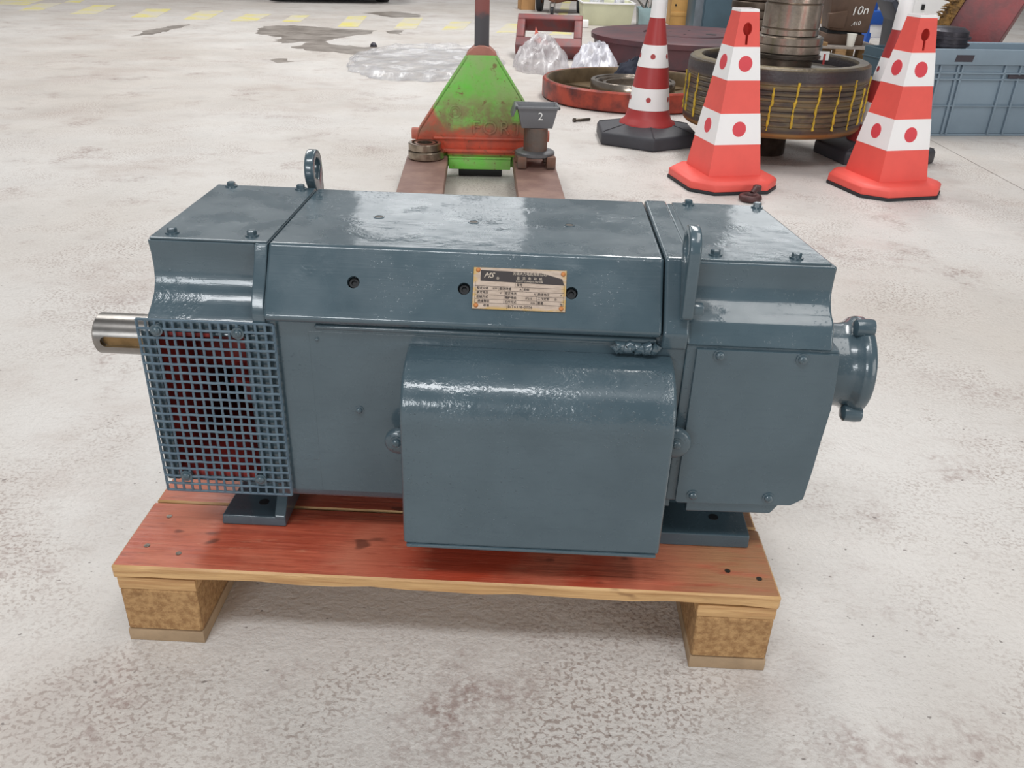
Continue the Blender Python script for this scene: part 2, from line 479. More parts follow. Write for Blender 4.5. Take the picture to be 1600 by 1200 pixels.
# roof-like top cover with sloping sides
cov = MB().prism(sym([(0.092, 0.521), (0.083, 0.523), (0.0785, 0.531), (0.090, 0.552), (0.135, ZT)]), 'x', 0.2475, 0.790)
cover = cov.build('top_cover', PAINT, mot, bevel=0.008, seg=4, minang=18, wn=True)
HOLES = ((0.3682, 0.1066, 0.5764), (0.5196, 0.1052, 0.5743), (0.6658, 0.1052, 0.5743))
nrm = Vector((0, -0.066, 0.045)).normalized()
rx = math.atan2(-nrm.y, nrm.z)
cutb = MB()
for h in HOLES:
    c1 = MB().lathe([(0.0085, -0.014), (0.0085, 0.010)], n=22).xf(Matrix.Translation(h) @ Matrix.Rotation(rx, 4, 'X'))
    cutb.add(c1.v, c1.f)
cutter = cutb.build('cutter', PAINT, None, smooth=0)
bpy.context.view_layer.update()
evaluated_boolean(cover, cutter)
MB().box(0.314, 0.786, 0.0880, 0.100, 0.5110, 0.5185).build('ledge_strip', PAINT, mot, bevel=0.003, seg=3)
# lumpy weld at the right end of the ledge
wb = MB(); n = 22
path = [(0.728 + 0.062*i/n, 0.088 + RND.uniform(-.002,.002), 0.5055 + RND.uniform(-.004,.004)) for i in range(n+1)]
wb.tube(path, [RND.uniform(.006,.0105) for _ in path], 9)
wb.build('weld_bead', PAINT_LUMPY, mot, smooth=60)
# bolt recesses in the slope and on the top
plug = MB().lathe([(0.0076, -0.0138), (0.0074, -0.0070), (0.0066, -0.0060), (0.0038, -0.0060), (0.0034, -0.0090)], n=18).mesh('socket_bolt', smooth=40)
for h in HOLES:
    inst(plug, 'socket_bolt', BLACK, mot, h, (rx, 0, 0))
rim = MB().lathe([(0.0085, 0.0), (0.0080, 0.0009), (0.0064, 0.0009), (0.0060, 0.0)], n=20).mesh('top_recess_rim')
tplug = MB().lathe([(0.0060, 0.0), (0.0058, 0.0004)], n=18).mesh('top_recess')
for (x, y) in ((0.376, 0.2727), (0.520, 0.2661), (0.664, 0.2694)):
    inst(rim, 'plug_rim', PAINT, mot, (x, y, ZT)); inst(tplug, 'plug', STEEL_DARK, mot, (x, y, ZT))

# --- left end shield
XL0, XL1 = 0.075, 0.2465
conc = [(0.092, 0.497), (0.0915, 0.513), (0.100, 0.521), (0.114, 0.530), (0.127, 0.541), (0.136, 0.556), (0.1395, 0.575), (0.1385, 0.596), (0.135, 0.6155)]
lft = MB().prism(sym(conc), 'x', XL0+0.004, 0.2285)
band = [(0.092, 0.497), (0.089, 0.515), (0.092, 0.545), (0.112, 0.575), (0.127, 0.60), (0.133, 0.6165)]
lft.prism(sym(band), 'x', 0.228, XL1)
# front frame around the air opening, back frame, sides and floor of the shield
for ya, yb in ((0.092, 0.104), (2*Y0-0.104, 2*Y0-0.092)):
    lft.box(0.0665, 0.0868, ya, yb, 0.2475, 0.4975); lft.box(0.212, XL1, ya, yb, 0.2475, 0.4975)
    lft.box(0.0866, 0.2122, ya, yb, 0.492, 0.4975); lft.box(0.0866, 0.2122, ya, yb, 0.2475, 0.266)
lft.box(XL0, 0.083, 0.103, 2*Y0-0.103, 0.2475, 0.4975)
lft.box(0.232, XL1, 0.103, 2*Y0-0.103, 0.215, 0.4975)
lft.build('drive_end_shield', PAINT, mot, bevel=0.0025, wn=True)
# red primed air chamber behind the mesh
ch = MB()
ch.box(0.0832, 0.0862, 0.1042, 0.446, 0.262, 0.4965)
ch.box(0.2130, 0.2318, 0.1042, 0.446, 0.262, 0.4965)
ch.box(0.0832, 0.2318, 0.1042, 0.446, 0.2475, 0.2662)
ch.box(0.0832, 0.2318, 0.434, 0.446, 0.266, 0.4965)
ch.box(0.0868, 0.2120, 0.0912, 0.1042, 0.2585, 0.2664); ch.box(0.0960, 0.1650, 0.0912, 0.1042, 0.4915, 0.4968)
ch.build('air_chamber', OXIDE, mot)
hub = MB().lathe([(0.046, 0.0865), (0.046, 0.135), (0.060, 0.140), (0.060, 0.165), (0.075, 0.170), (0.095, 0.213)], (0, Y0, ZA), 'x', 28)
hub.build('bearing_hub', OXIDE, mot)
for k in range(8):
    a = k * PI / 4 + 0.3
    w = MB().box(0.150, 0.200, -0.004, 0.004, 0.055, 0.100)
    w.xf(Matrix.Translation((0, Y0, ZA)) @ Matrix.Rotation(a, 4, 'X'))
    w.build('fan_blade', OXIDE, mot)
# cover plate with four bolts
MB().box(XL0+0.007, 0.2455, 0.1365, 2*Y0-0.1365, 0.6157, 0.6190).build('end_cover_plate', PAINT_SMOOTH, mot, bevel=0.001, wn=True)
for (x, y) in ((0.1077, 0.4055), (0.2230, 0.4055), (0.1065, 0.157), (0.2180, 0.159)):
    inst(HEX, 'hex_bolt', PAINT, mot, (x, y, 0.6190), (0, 0, RND.uniform(0, 1)))
# shaft with keyway
sh = MB().lathe([(0.020, -0.0925), (0.0305, -0.0925), (0.0335, -0.0895), (0.0335, 0.0765)], (0, Y0, ZA), 'x', 64)
shaft = sh.build('shaft', STEEL, mot, smooth=40)
ORIGIN[shaft.name] = (0, 0, 0)
KEYM = simple('oiled_keyway', S(150, 122, 84), 0.35, 0.8, 0.15, 40)
KH = 0.0092
slot = [(-0.0700 - KH*math.cos(-PI/2 + PI*i/10), KH*math.sin(-PI/2 + PI*i/10)) for i in range(11)] + [(0.0700, KH), (0.0700, -KH)]
R_key = Matrix.Translation((0, Y0, ZA)) @ Matrix.Rotation(math.radians(2), 4, 'X')
cut = MB().prism(slot, 'y', -0.0450, -0.0255).xf(R_key).build('cutter', STEEL, None, smooth=0)
bpy.context.view_layer.update()
evaluated_boolean(shaft, cut)
MB().prism([(x*0.985, z*0.985) for (x, z) in slot], 'y', -0.0258, -0.0250).xf(R_key).build('keyway', KEYM, shaft, smooth=0)

# mesh guard of crossing wires, held by four screws
XM0, XM1, ZM0, ZM1, YM = 0.067, 0.258, 0.232, 0.517, 0.0865
NX, NZ = 15, 21
def wire_mesh(name, length, n, amp, horizontal):
    b = MB(); pts = []
    for i in range(n*2+1):
        t = i / (n*2); w = amp * math.sin(t * n * PI + (0 if horizontal else PI))
        p = (t*length, w, 0) if horizontal else (0, w, t*length)
        pts.append(p)
    b.tube(pts, 0.0020, 6)
    return b.mesh(name, smooth=60)
WH = wire_mesh('wire_across', XM1-XM0, NX, 0.0006, True); WV = wire_mesh('wire_upright', ZM1-ZM0, NZ, 0.0006, False)
guard_b = MB()
for x in (XM0, XM1): guard_b.tube([(x, YM, ZM0), (x, YM, ZM1)], 0.0021, 6)
for z in (ZM0, ZM1): guard_b.tube([(XM0, YM, z), (XM1, YM, z)], 0.0021, 6)
guard = guard_b.build('mesh_guard', PAINT_WIRE, mot)
ORIGIN[guard.name] = (0, 0, 0)
for i in range(1, NX):
    inst(WV, 'wire', PAINT_WIRE, guard, (XM0 + (XM1-XM0)*i/NX + RND.uniform(-.0006,.0006), YM, ZM0))
for j in range(1, NZ):
    inst(WH, 'wire', PAINT_WIRE, guard, (XM0, YM-0.0012, ZM0 + (ZM1-ZM0)*j/NZ + RND.uniform(-.0005,.0005)))
for (x, z) in ((0.0941, 0.5022), (0.2078, 0.5026), (0.1000, 0.2605), (0.2136, 0.2597)):
    o = inst(SCREW, 'screw', PAINT, mot, (x, YM-0.0018, z), FACE_FRONT, 1.0)
    inst(MB().lathe([(0.0085, 0), (0.0085, 0.006)], n=14).mesh('washer'), 'spacer', PAINT, mot, (x, 0.0925, z), FACE_FRONT)

# --- flange band and right end shield
fb = [(0.0905, 0.503), (0.0825, 0.507), (0.0765, 0.531), (0.0885, 0.554), (0.1335, 0.6205)]
MB().prism(sym(fb), 'x', 0.7915, 0.8270).build('flange_band', PAINT, mot, bevel=0.006, seg=3, minang=18, wn=True)
XR0, XR1 = 0.826, 1.036
prof = [(0.0865, 0.512), (0.0925, 0.526), (0.0985, 0.540), (0.1045, 0.5475), (0.1150, 0.5525), (0.1255, 0.559), (0.1335, 0.570), (0.1365, 0.583), (0.1360, 0.600), (0.1345, 0.6165)]
def taper(mb):          # the far corner of the rear end is rounded off
    mb.v = [(x - max(0, y-0.30)*0.34 if x > 1.0 else x, y, z) for (x, y, z) in mb.v]; return mb
taper(MB().prism(sym(prof), 'x', XR0, XR1-0.010)).build('rear_end_shield_top', PAINT, mot, bevel=0.004, seg=3, minang=45, wn=True)
outl = [(0.8275, 0.512), (0.8275, 0.2515), (1.018, 0.258), (1.0335, 0.270), (1.0374, 0.3196), (1.0396, 0.3694), (1.0435, 0.4227), (1.0415, 0.4635), (1.0371, 0.512)]
MB().prism(outl, 'y', 0.0900, 2*Y0-0.0900).build('rear_end_shield', PAINT, mot, bevel=0.003, minang=50, wn=True)
MB().prism([(0.86, 0.2525), (0.86, 0.233), (0.988, 0.235), (1.000, 0.2535)], 'y', 0.090, 2*Y0-0.094).build('rear_sump', PAINT, mot, bevel=0.003, wn=True)
taper(MB().box(XR0+0.010, XR1-0.018, 0.1375, 2*Y0-0.1375, 0.6162, 0.6192)).build('rear_cover_plate', PAINT_SMOOTH, mot, bevel=0.001, wn=True)
for (x, y) in ((0.8617, 0.4045), (0.9739, 0.4045), (0.8627, 0.1575), (0.9743, 0.1575)):
    inst(HEX, 'hex_bolt', PAINT, mot, (x, y, 0.6192), (0, 0, RND.uniform(0, 1)))
door_o = [(0.8415, 0.508), (0.8415, 0.2555), (0.845, 0.2515), (1.014, 0.2555), (1.0310, 0.268), (1.0352, 0.3196), (1.0375, 0.3694), (1.0412, 0.4227), (1.0395, 0.4635), (1.0355, 0.508)]
door = MB().prism(door_o, 'y', 0.0850, 0.0902).build('access_door', PAINT_SMOOTH, mot, bevel=0.0012, minang=50, wn=True)
ORIGIN[door.name] = (0, 0, 0)
for (x, z) in ((0.8735, 0.5000), (0.9864, 0.4995), (0.8661, 0.2667), (0.9789, 0.2680)):
    inst(SCREW, 'screw', PAINT, door, (x, 0.0852, z), FACE_FRONT, 1.0)
# open ring flange on the rear end
rf = MB().lathe([(0.050, 1.030), (0.067, 1.030), (0.067, 1.105), (0.069, 1.118), (0.077, 1.126), (0.079, 1.132), (0.079, 1.141), (0.076, 1.145), (0.056, 1.145), (0.050, 1.138)], (0, Y0, ZA), 'x', 48, closed=True)
rfo = rf.build('rear_flange', PAINT_SMOOTH, mot, smooth=50)
ORIGIN[rfo.name] = (0, 0, 0)
for a in (math.radians(108), math.radians(228), math.radians(348)):
    c = (0, Y0 + 0.080*math.cos(a), ZA + 0.080*math.sin(a))
    MB().lathe([(0.008, 1.112), (0.0135, 1.116), (0.0145, 1.134), (0.0135, 1.143), (0.006, 1.145)], c, 'x', 16).build('flange_lug', PAINT_SMOOTH, rfo, smooth=50)

# --- lifting lugs (flat teardrop plates with an eye)
def lug(x0, x1, cy, cz, ty, tz, name='lifting_lug'):
    R, r, rb = 0.0315, 0.0185, 0.0075
    C = Vector((cy, cz)); T = Vector((ty, tz)); d = T - C; L = d.length; ang = math.atan2(d.y, d.x)
    be = math.acos((R - rb) / L)
    outer = []
    n = 30
    for i in range(n+1):
        a = ang + be + (2*PI - 2*be) * i / n
        outer.append(C + R * Vector((math.cos(a), math.sin(a))))
    for i in range(7):
        a = ang - be + 2*be * i / 6
        outer.append(T + rb * Vector((math.cos(a), math.sin(a))))
    m = len(outer)
    inner = [C + r * (p - C).normalized() if (p - C).length > 1e-6 else C for p in outer]
    b = MB()
    vs = [(x, p.x, p.y) for x in (x0, x1) for p in outer] + [(x, p.x, p.y) for x in (x0, x1) for p in inner]
    fs = []
    for i in range(m):
        j = (i+1) % m
        fs += [(i, j, m+j, m+i), (2*m+i, 3*m+i, 3*m+j, 2*m+j), (i, 2*m+i, 2*m+j, j), (m+i, m+j, 3*m+j, 3*m+i)]
    b.add(vs, fs)
    return b.build(name, PAINT, mot, bevel=0.0028, seg=3, minang=50)
lug(0.8115, 0.8275, 0.105, 0.6435, 0.0780, 0.561)
lug(0.2275, 0.2435, 2*Y0-0.105, 0.6435, 2*Y0-0.0780, 0.561)
b = MB(); b.box(0.8265, 0.8415, 0.0775, 0.094, 0.560, 0.574); b.build('lug_bolt', PAINT, mot, bevel=0.002)

# --- terminal box
tb_prof = [(-0.004, 0.2205), (-0.001, 0.33), (-0.0008, 0.415), (0.0003, 0.428), (0.0030, 0.441), (0.0075, 0.452), (0.0140, 0.4615), (0.0220, 0.4695), (0.0320, 0.4765), (0.0440, 0.4825), (0.0580, 0.4875), (0.0740, 0.4910), (0.0960, 0.4930), (0.0960, 0.2205)]
tb = MB(); nseg = 1
tb.prism(tb_prof, 'x', 0.4425, 0.8105)
tbo = tb.build('terminal_box', PAINT_BOX, mot, bevel=0.0055, seg=3, minang=40, smooth=44, wn=True)
ORIGIN[tbo.name] = (0, 0, 0)
MB().box(0.447, 0.806, -0.0055, 0.090, 0.2165, 0.2215).build('bottom_lip', PAINT, tbo, bevel=0.0015)
# fixing ears on both sides of the box
for (x, z, s, w) in ((0.4300, 0.353, -1, 0.020), (0.8230, 0.371, 1, 0.024)):
    ear = MB().lathe([(w*0.86, 0.056), (w, 0.059), (w, 0.066), (w*0.86, 0.069)], (x, 0, z), 'y', 22)
    ear.box(min(x, x - s*0.018), max(x, x - s*0.018), 0.058, 0.068, z-0.016, z+0.016)
    ear.build('fixing_ear', PAINT_LUMPY, tbo, smooth=50)
    inst(SCREW, 'screw', PAINT_LUMPY, tbo, (x + s*0.002, 0.0555, z+0.002), FACE_FRONT, 1.05)

# --- feet
ZF = ZB + 0.0009
ft = MB()
ft.hexa([(0.131,0.111,ZF),(0.235,0.111,ZF),(0.233,0.235,ZF),(0.137,0.235,ZF)], [(0.1325,0.113,ZB+.018),(0.235,0.113,ZB+.018),(0.233,0.235,ZB+.022),(0.1385,0.235,ZB+.022)])
ft.prism([(0.1125, ZF), (0.1125, ZB+.019), (0.150, ZB+.060), (0.190, ZB+.098), (0.235, ZB+.098), (0.235, ZF)], 'x', 0.2165, 0.2350)
ft.box(0.150, 0.2165, 0.188, 0.235, ZF, ZB+0.098)
ft.build('foot', PAINT_SMOOTH, mot, bevel=0.003, wn=True)
fr = MB()
fr.hexa([(0.700,0.111,ZF),(0.973,0.111,ZF),(0.978,0.250,ZF),(0.700,0.250,ZF)], [(0.700,0.113,ZB+.024),(0.973,0.113,ZB+.024),(0.976,0.250,ZB+.028),(0.700,0.250,ZB+.028)])
fr.box(0.800, 0.960, 0.192, 0.235, ZB+.02, ZB+0.092)
fr.build('foot', PAINT_SMOOTH, mot, bevel=0.003, wn=True)
for k, xx in enumerate((0.137, 0.80)):        # feet on the far side
    MB().box(xx, xx+0.1, 2*Y0-0.235, 2*Y0-0.111, ZF, ZB+0.02).box(xx+.01, xx+.09, 2*Y0-0.235, 2*Y0-0.190, ZB+.018, ZB+0.098).build('foot', PAINT_SMOOTH, mot, bevel=0.003)
hm = MB().lathe([(0.0080, 0.0), (0.0078, 0.0006)], n=18).mesh('bolt_hole')
inst(hm, 'bolt_hole', BLACK, mot, (0.1896, 0.150, ZB+0.0193)); inst(hm, 'bolt_hole', BLACK, mot, (0.9224, 0.157, ZB+0.0255))

# --- nameplate
e1 = Vector((1, 0, 0)); e2 = Vector((0, 0.045, 0.066)).normalized(); e3 = e1.cross(e2)
NPc = Vector((0.5950, 0.1060, 0.5755)) + e3 * 0.0010
MP = Matrix((e1, e2, e3)).transposed().to_4x4(); MP.translation = NPc
def plate_mat():
    m = Mat('tarnished_nameplate', 0.42, 0.35)
    v = m.coord('Generated'); n = m.noise(v, 9, 4)
    x, y, z = m.sep(v)
    c = m.mix(m.ramp(n, 0.3, 0.75), S(186, 168, 153), S(164, 146, 131))
    edge = m.math('MAXIMUM', m.ramp(m.math('ABSOLUTE', m.math('SUBTRACT', x, 0.5)), 0.43, 0.49), m.ramp(m.math('ABSOLUTE', m.math('SUBTRACT', y, 0.5)), 0.42, 0.49))
    m.col(m.mix(m.math('MULTIPLY', edge, m.ramp(m.noise(v, 5, 3), 0.35, 0.6)), c, S(182, 150, 90)))
    return m.m
NW, NH = 0.1265, 0.0575
npo = MB().box(-NW/2, NW/2, -NH/2, NH/2, -0.0006, 0.0012).xf(MP).build('nameplate', plate_mat(), mot, bevel=0.0004, seg=1)
npo['label'] = 'tarnished metal rating plate with black header'
ORIGIN[npo.name] = (0, 0, 0)
INK = simple('black_print', S(44, 34, 34), 0.5); CREAM = simple('bare_metal_print', S(214, 198, 180), 0.45)
hd = MB().prism([(-0.0535, 0.0250), (0.030, 0.0235), (0.0575, 0.0165), (0.0605, 0.0080), (-0.0535, 0.0102)], 'z', 0.00115, 0.00150).xf(MP)
hd.build('plate_header', INK, npo, smooth=0)
ln = MB()
def hl(x0, x1, y): ln.box(x0, x1, y-0.00018, y+0.00018, 0.0012, 0.00145)
def vl(x, y0, y1): ln.box(x-0.00018, x+0.00018, y0, y1, 0.0012, 0.00145)
ys = [0.0030, -0.0030, -0.0090, -0.0150, -0.0205]
for y in ys: hl(-0.0600, 0.0605, y)
vl(-0.0600, ys[-1], 0.009); vl(0.0605, ys[-1], 0.009); vl(-0.0060, ys[0], 0.0085); vl(0.004, ys[1], ys[0]); vl(-0.028, ys[1], ys[0])
vl(-0.0205, ys[-1], ys[1]); vl(0.0240, ys[-1], ys[1])
ln.xf(MP).build('plate_rules', INK, npo, smooth=0)
def ptext(body, x, y, size, mat, align='CENTER', shear=0.0, spacing=1.0):
    me = text_mesh(body, size, 0.00012, shear, align, spacing)
    me.transform(MP @ Matrix.Translation((x, y, 0.00165)))
    me.materials.append(mat)
    o = bpy.data.objects.new('plate_lettering', me); COL.objects.link(o); attach(o, npo)
ptext('无锡大力电机有限公司', 0.0130, 0.0213, 0.0046, CREAM)
ptext('直 流 电 动 机', 0.0130, 0.0152, 0.0043, CREAM, spacing=1.5)
ptext('DIRECT CURRENT MOTOR', 0.0130, 0.0111, 0.0030, CREAM)
ptext('MS', -0.0430, 0.0178, 0.0105, CREAM, shear=0.5)
ptext('®', -0.0300, 0.0140, 0.0050, CREAM)
for (t, x, y, a) in (('额定功率', -0.0580, 0.0, 'LEFT'), ('kW', -0.0300, 0.0, 'RIGHT'), ('额定转速', -0.0270, 0.0, 'LEFT'), ('A', 0.0028, 0.0, 'RIGHT'), ('励磁', 0.0055, 0.0, 'LEFT'),
                     ('额定电压', -0.0580, -0.0060, 'LEFT'), ('V', -0.0240, -0.0060, 'RIGHT'), ('额定电流', -0.0195, -0.0060, 'LEFT'), ('A', 0.0225, -0.0060, 'RIGHT'), ('励磁电压', 0.0250, -0.0060, 'LEFT'), ('V', 0.0580, -0.0060, 'RIGHT'),
                     ('励磁方式', -0.0580, -0.0120, 'LEFT'), ('180', -0.0170, -0.0120, 'CENTER'), ('防护等级', -0.0195, -0.0120, 'LEFT'), ('IP21S', 0.0130, -0.0120, 'CENTER'), ('工作定额', 0.0250, -0.0120, 'LEFT'), ('S1', 0.0500, -0.0120, 'CENTER'),
                     ('绝缘等级', -0.0560, -0.0180, 'LEFT'), ('工作方式', -0.0195, -0.0180, 'LEFT'), ('mm', 0.0220, -0.0180, 'RIGHT'), ('重量', 0.0250, -0.0180, 'LEFT'), ('kg', 0.0590, -0.0180, 'RIGHT'),
                     ('型号', -0.0040, 0.0060, 'LEFT'), ('标准', -0.0480, -0.0238, 'LEFT')):
    ptext(t, x, y, 0.0040, INK, a)
ptext('JB/T6316-2006', 0.0010, -0.0242, 0.0050, INK, spacing=1.15)
RUST = simple('rusty_rivet', S(196, 128, 74), 0.6, 0.3, 0.15, 200)
rv = MB().lathe([(0.0033, 0), (0.0030, 0.0012), (0.0015, 0.0018)], n=14).mesh('rivet', smooth=60)
for (x, y) in ((-0.0570, 0.0250), (0.0585, 0.0235), (-0.0580, -0.0240), (0.0575, -0.0240)):
    p = MP @ Vector((x, y, 0.0011)); inst(rv, 'rivet', RUST, npo, p, (rx, 0, 0))

# ------------------------------------------------------------------ pallet jack
def jack_mat():
    m = Mat('chipped_green_and_orange_paint', 0.5)
    v = m.coord('Object'); x, y, z = m.sep(v)
    n = m.noise(v, 7, 5, 0.65)
    g = m.mix(m.ramp(n, 0.3, 0.65), S(104, 200, 64), S(142, 178, 104))
    o = m.mix(m.ramp(m.noise(v, 14, 4), 0.35, 0.7), S(208, 88, 62), S(172, 84, 66))
    # orange undercoat below a worn, ragged line that climbs towards the left edge
    h = m.math('ADD', m.math('ADD', z, m.math('MULTIPLY', m.math('SUBTRACT', n, 0.5), 0.16)), m.math('MULTIPLY', m.ramp(x, -0.16, -0.24), -0.10))
    low = m.math('MULTIPLY', m.ramp(h, 0.245, 0.205), m.ramp(z, 0.095, 0.112))
    c = m.mix(low, g, o)
    dirt = m.math('MULTIPLY', m.ramp(m.noise(v, 11, 6, 0.7), 0.36, 0.58), m.math('MULTIPLY', m.ramp(z, 0.42, 0.26), m.ramp(z, 0.17, 0.21)))
    c = m.mix(m.math('MULTIPLY', dirt, 0.8), c, S(138, 108, 84))
    chips = m.ramp(m.noise(v, 26, 6, 0.75), 0.57, 0.64, 0, 0.8)
    c = m.mix(chips, c, S(122, 82, 58))
    m.col(c); m.bump(m.noise(v, 40, 4), 0.002)
    return m.m
JACK = jack_mat()
FORK = simple('rust_brown_fork', S(126, 96, 88), 0.6, 0.1, 0.2, 9, 0.002, 60, dark=S(148, 118, 106))
ORANGE = simple('dull_orange_paint', S(192, 108, 88), 0.55, 0, 0.15, 12)
jk = thing('pallet_jack', 'green and orange chipped pallet jack with brown forks behind the motor', 'pallet jack', (0.350, 2.960, 0), 0.070)
def local(mb, name, mat, parent, **kw): return mb.build(name, mat, parent, **kw)
for s in (-1, 1):
    xs = sorted((s*0.148, s*0.333))
    b = MB().hexa([(xs[0],-1.12,.045),(xs[1],-1.12,.045),(xs[1],-.02,.045),(xs[0],-.02,.045)], [(xs[0],-1.12,.088),(xs[1],-1.12,.088),(xs[1],-.02,.100),(xs[0],-.02,.100)])
    b.build('fork', FORK, jk, bevel=0.006)
    MB().lathe([(.038, xs[0]+.04), (.038, xs[1]-.04)], (0, -1.0, .038), 'x', 18).build('load_roller', RUBBER, jk)
trap = [(-.300,.128),(-.300,.150),(-.283,.205),(-.069,.522),(-.060,.532),(.060,.532),(.069,.522),(.283,.205),(.300,.150),(.300,.128)]
b = MB().prism(trap, 'y', 0.0, 0.012)
b.build('frame_plate', JACK, jk, bevel=0.004)
fl2 = MB()
for s in (-1, 1):
    pts = [(s*.300,.128),(s*.300,.150),(s*.283,.205),(s*.069,.522)]
    for (a, c) in zip(pts[:-1], pts[1:]):
        fl2.hexa([(a[0],0,a[1]),(a[0]-s*.01,0,a[1]),(a[0]-s*.01,.11,a[1]),(a[0],.11,a[1])], [(c[0],0,c[1]),(c[0]-s*.01,0,c[1]),(c[0]-s*.01,.11,c[1]),(c[0],.11,c[1])])
fl2.build('side_flange', JACK, jk)
MB().box(-.215, .245, -.010, .002, .168, .182).build('pressed_rib', JACK, jk, bevel=.005, seg=3)
MB().box(-.240, .300, -.030, .004, .117, .131).build('lower_lip', JACK, jk, bevel=.003)
MB().box(-.150, .200, -.012, .01, .098, .1175).box(-.235, .235, .012, .06, .045, .119).build('lower_panel', JACK, jk, bevel=.002)
MB().box(-.145, .138, -.030, .02, .042, .090).box(-.146, .139, -.034, .02, .089, .098).build('cross_plate', JACK, jk, bevel=.003)
MB().lathe([(.024,-.315),(.026,-.310),(.026,-.280)], (0,.05,.182), 'x', 18).lathe([(.024,.315),(.026,.310),(.026,.280)], (0,.05,.182), 'x', 18).build('pivot_boss', ORANGE, jk, smooth=40)
MB().prism([(-.068,.527),(.068,.527),(.060,.540),(.034,.562),(.012,.568),(-.012,.568),(-.034,.562),(-.060,.540)], 'y', .002, .11).build('stem_cap', simple('dusty_pink_brown_paint', S(176, 116, 100), .6), jk, bevel=.004)
STEM = Mat('red_and_black_stem', 0.5); v_ = STEM.coord('Object'); z_ = STEM.sep(v_)[2]
STEM.col(STEM.mix(STEM.ramp(STEM.math('ADD', z_, STEM.math('MULTIPLY', STEM.noise(v_, 30, 4), .06)), .70, .745), S(66, 62, 66), S(128, 68, 62)))
st = MB().hexa([(-.032,.02,.53),(.032,.02,.53),(.032,.08,.53),(-.032,.08,.53)], [(-.032,.18,1.02),(.032,.18,1.02),(.032,.24,1.02),(-.032,.24,1.02)])
st.build('handle_stem', STEM.m, jk, bevel=.004)
hl_ = [(-.17,.30,1.20),(-.15,.23,1.08),(0,.21,1.02),(.15,.23,1.08),(.17,.30,1.20),(.10,.33,1.28),(-.10,.33,1.28)]
MB().tube(hl_, .014, 8, closed=True).build('handle_loop', BLACK, jk)
for s in (-1, 1): MB().lathe([(.085, s*.03), (.09, s*.04), (.09, s*.085), (.085, s*.095)], (0, .16, .09), 'x', 24).build('steer_wheel', RUBBER, jk, smooth=40)
MB().lathe([(.030,-.10),(.030,.10)], (0,.02,.032), 'x', 14).build('axle', BLACK, jk)
MB().lathe([(.045,.05),(.045,.45)], (0,.10,0), 'z', 18).build('pump_cylinder', ORANGE, jk)
me = text_mesh('FORT', .085, .005, spacing=1.15); me.transform(Matrix.Translation((.075, -.0015, .222)) @ Matrix.Rotation(PI/2, 4, 'X')); me.materials.append(JACK)
o = bpy.data.objects.new('embossed_lettering', me); COL.objects.link(o); attach(o, jk)
em = MB().lathe([(.026,-.004),(.029,-.003),(.029,.002),(.023,.002),(.023,-.003)], (-.115, 0, .292), 'y', 24, closed=True).lathe([(.013,-.003),(.015,-.003),(.015,.002),(.010,.002)], (-.115, 0, .292), 'y', 18, closed=True)
em.build('embossed_emblem', JACK, jk, smooth=50)

# ---- bearings lying on the left fork
BSTEEL = simple('oily_bearing_steel', S(164, 150, 134), 0.28, 0.9, 0.2, 30, 0.0006, 80)
def bearing(loc, R, h, label, tilt=(0,0,0)):
    r = thing('ball_bearing', label, 'bearing', loc, 0.2, 'bearings stacked on the left fork'); r.rotation_euler = (tilt[0], tilt[1], .2)
    MB().lathe([(R*.80,0),(R*.97,0),(R,h*.08),(R,h*.92),(R*.97,h),(R*.80,h)], n=36, closed=True).build('outer_ring', BSTEEL, r, smooth=40)
    MB().lathe([(R*.48,0),(R*.66,0),(R*.66,h),(R*.48,h)], n=32, closed=True).build('inner_ring', BSTEEL, r, smooth=40)
    MB().lathe([(R*.66,h*.2),(R*.80,h*.2),(R*.80,h*.75),(R*.66,h*.75)], n=32, closed=True).build('cage', STEEL_DARK, r, smooth=40)
bearing((0.112, 2.870, 0.101), 0.080, 0.034, 'lower oily steel bearing of the two on the left fork')
bearing((0.106, 2.876, 0.1355), 0.073, 0.032, 'upper steel bearing with open bore on top of the other')

# ---- cast stand on the right fork with a grey tray on it
CAST = simple('rusty_cast_iron', S(104, 94, 88), 0.6, 0.4, 0.2, 10, 0.002, 60, dark=S(126, 88, 70))
GREYCAST = simple('grey_cast_iron', S(112, 112, 114), 0.5, 0.4, 0.15, 10, 0.001, 60)
sd = thing('cast_stand', 'small cast iron stand with footed round base on the right fork', 'stand', (0.600, 2.820, 0.1005), 0.12)
b = MB().lathe([(.082,.044),(.086,.047),(.086,.058),(.080,.063),(.056,.066)], n=32)
b.build('round_base', GREYCAST, sd, smooth=40)
for (x, y) in ((-.064,-.060),(.064,-.060),(-.064,.060),(.064,.060)):
    MB().box(x-.020, x+.020, y-.020, y+.020, 0, .050).build('foot', CAST, sd, bevel=.004)
MB().lathe([(.052,.060),(.052,.165),(.048,.166),(.040,.166)], n=32).build('column', CAST, sd, smooth=40)
TRAYM = simple('grey_tray_plastic', S(110, 111, 115), 0.45, 0, 0.06, 6)
tr = thing('plastic_tray', 'grey plastic tray marked 2 on the cast stand', 'tray', (0.600, 2.815, 0.2672), 0.10)
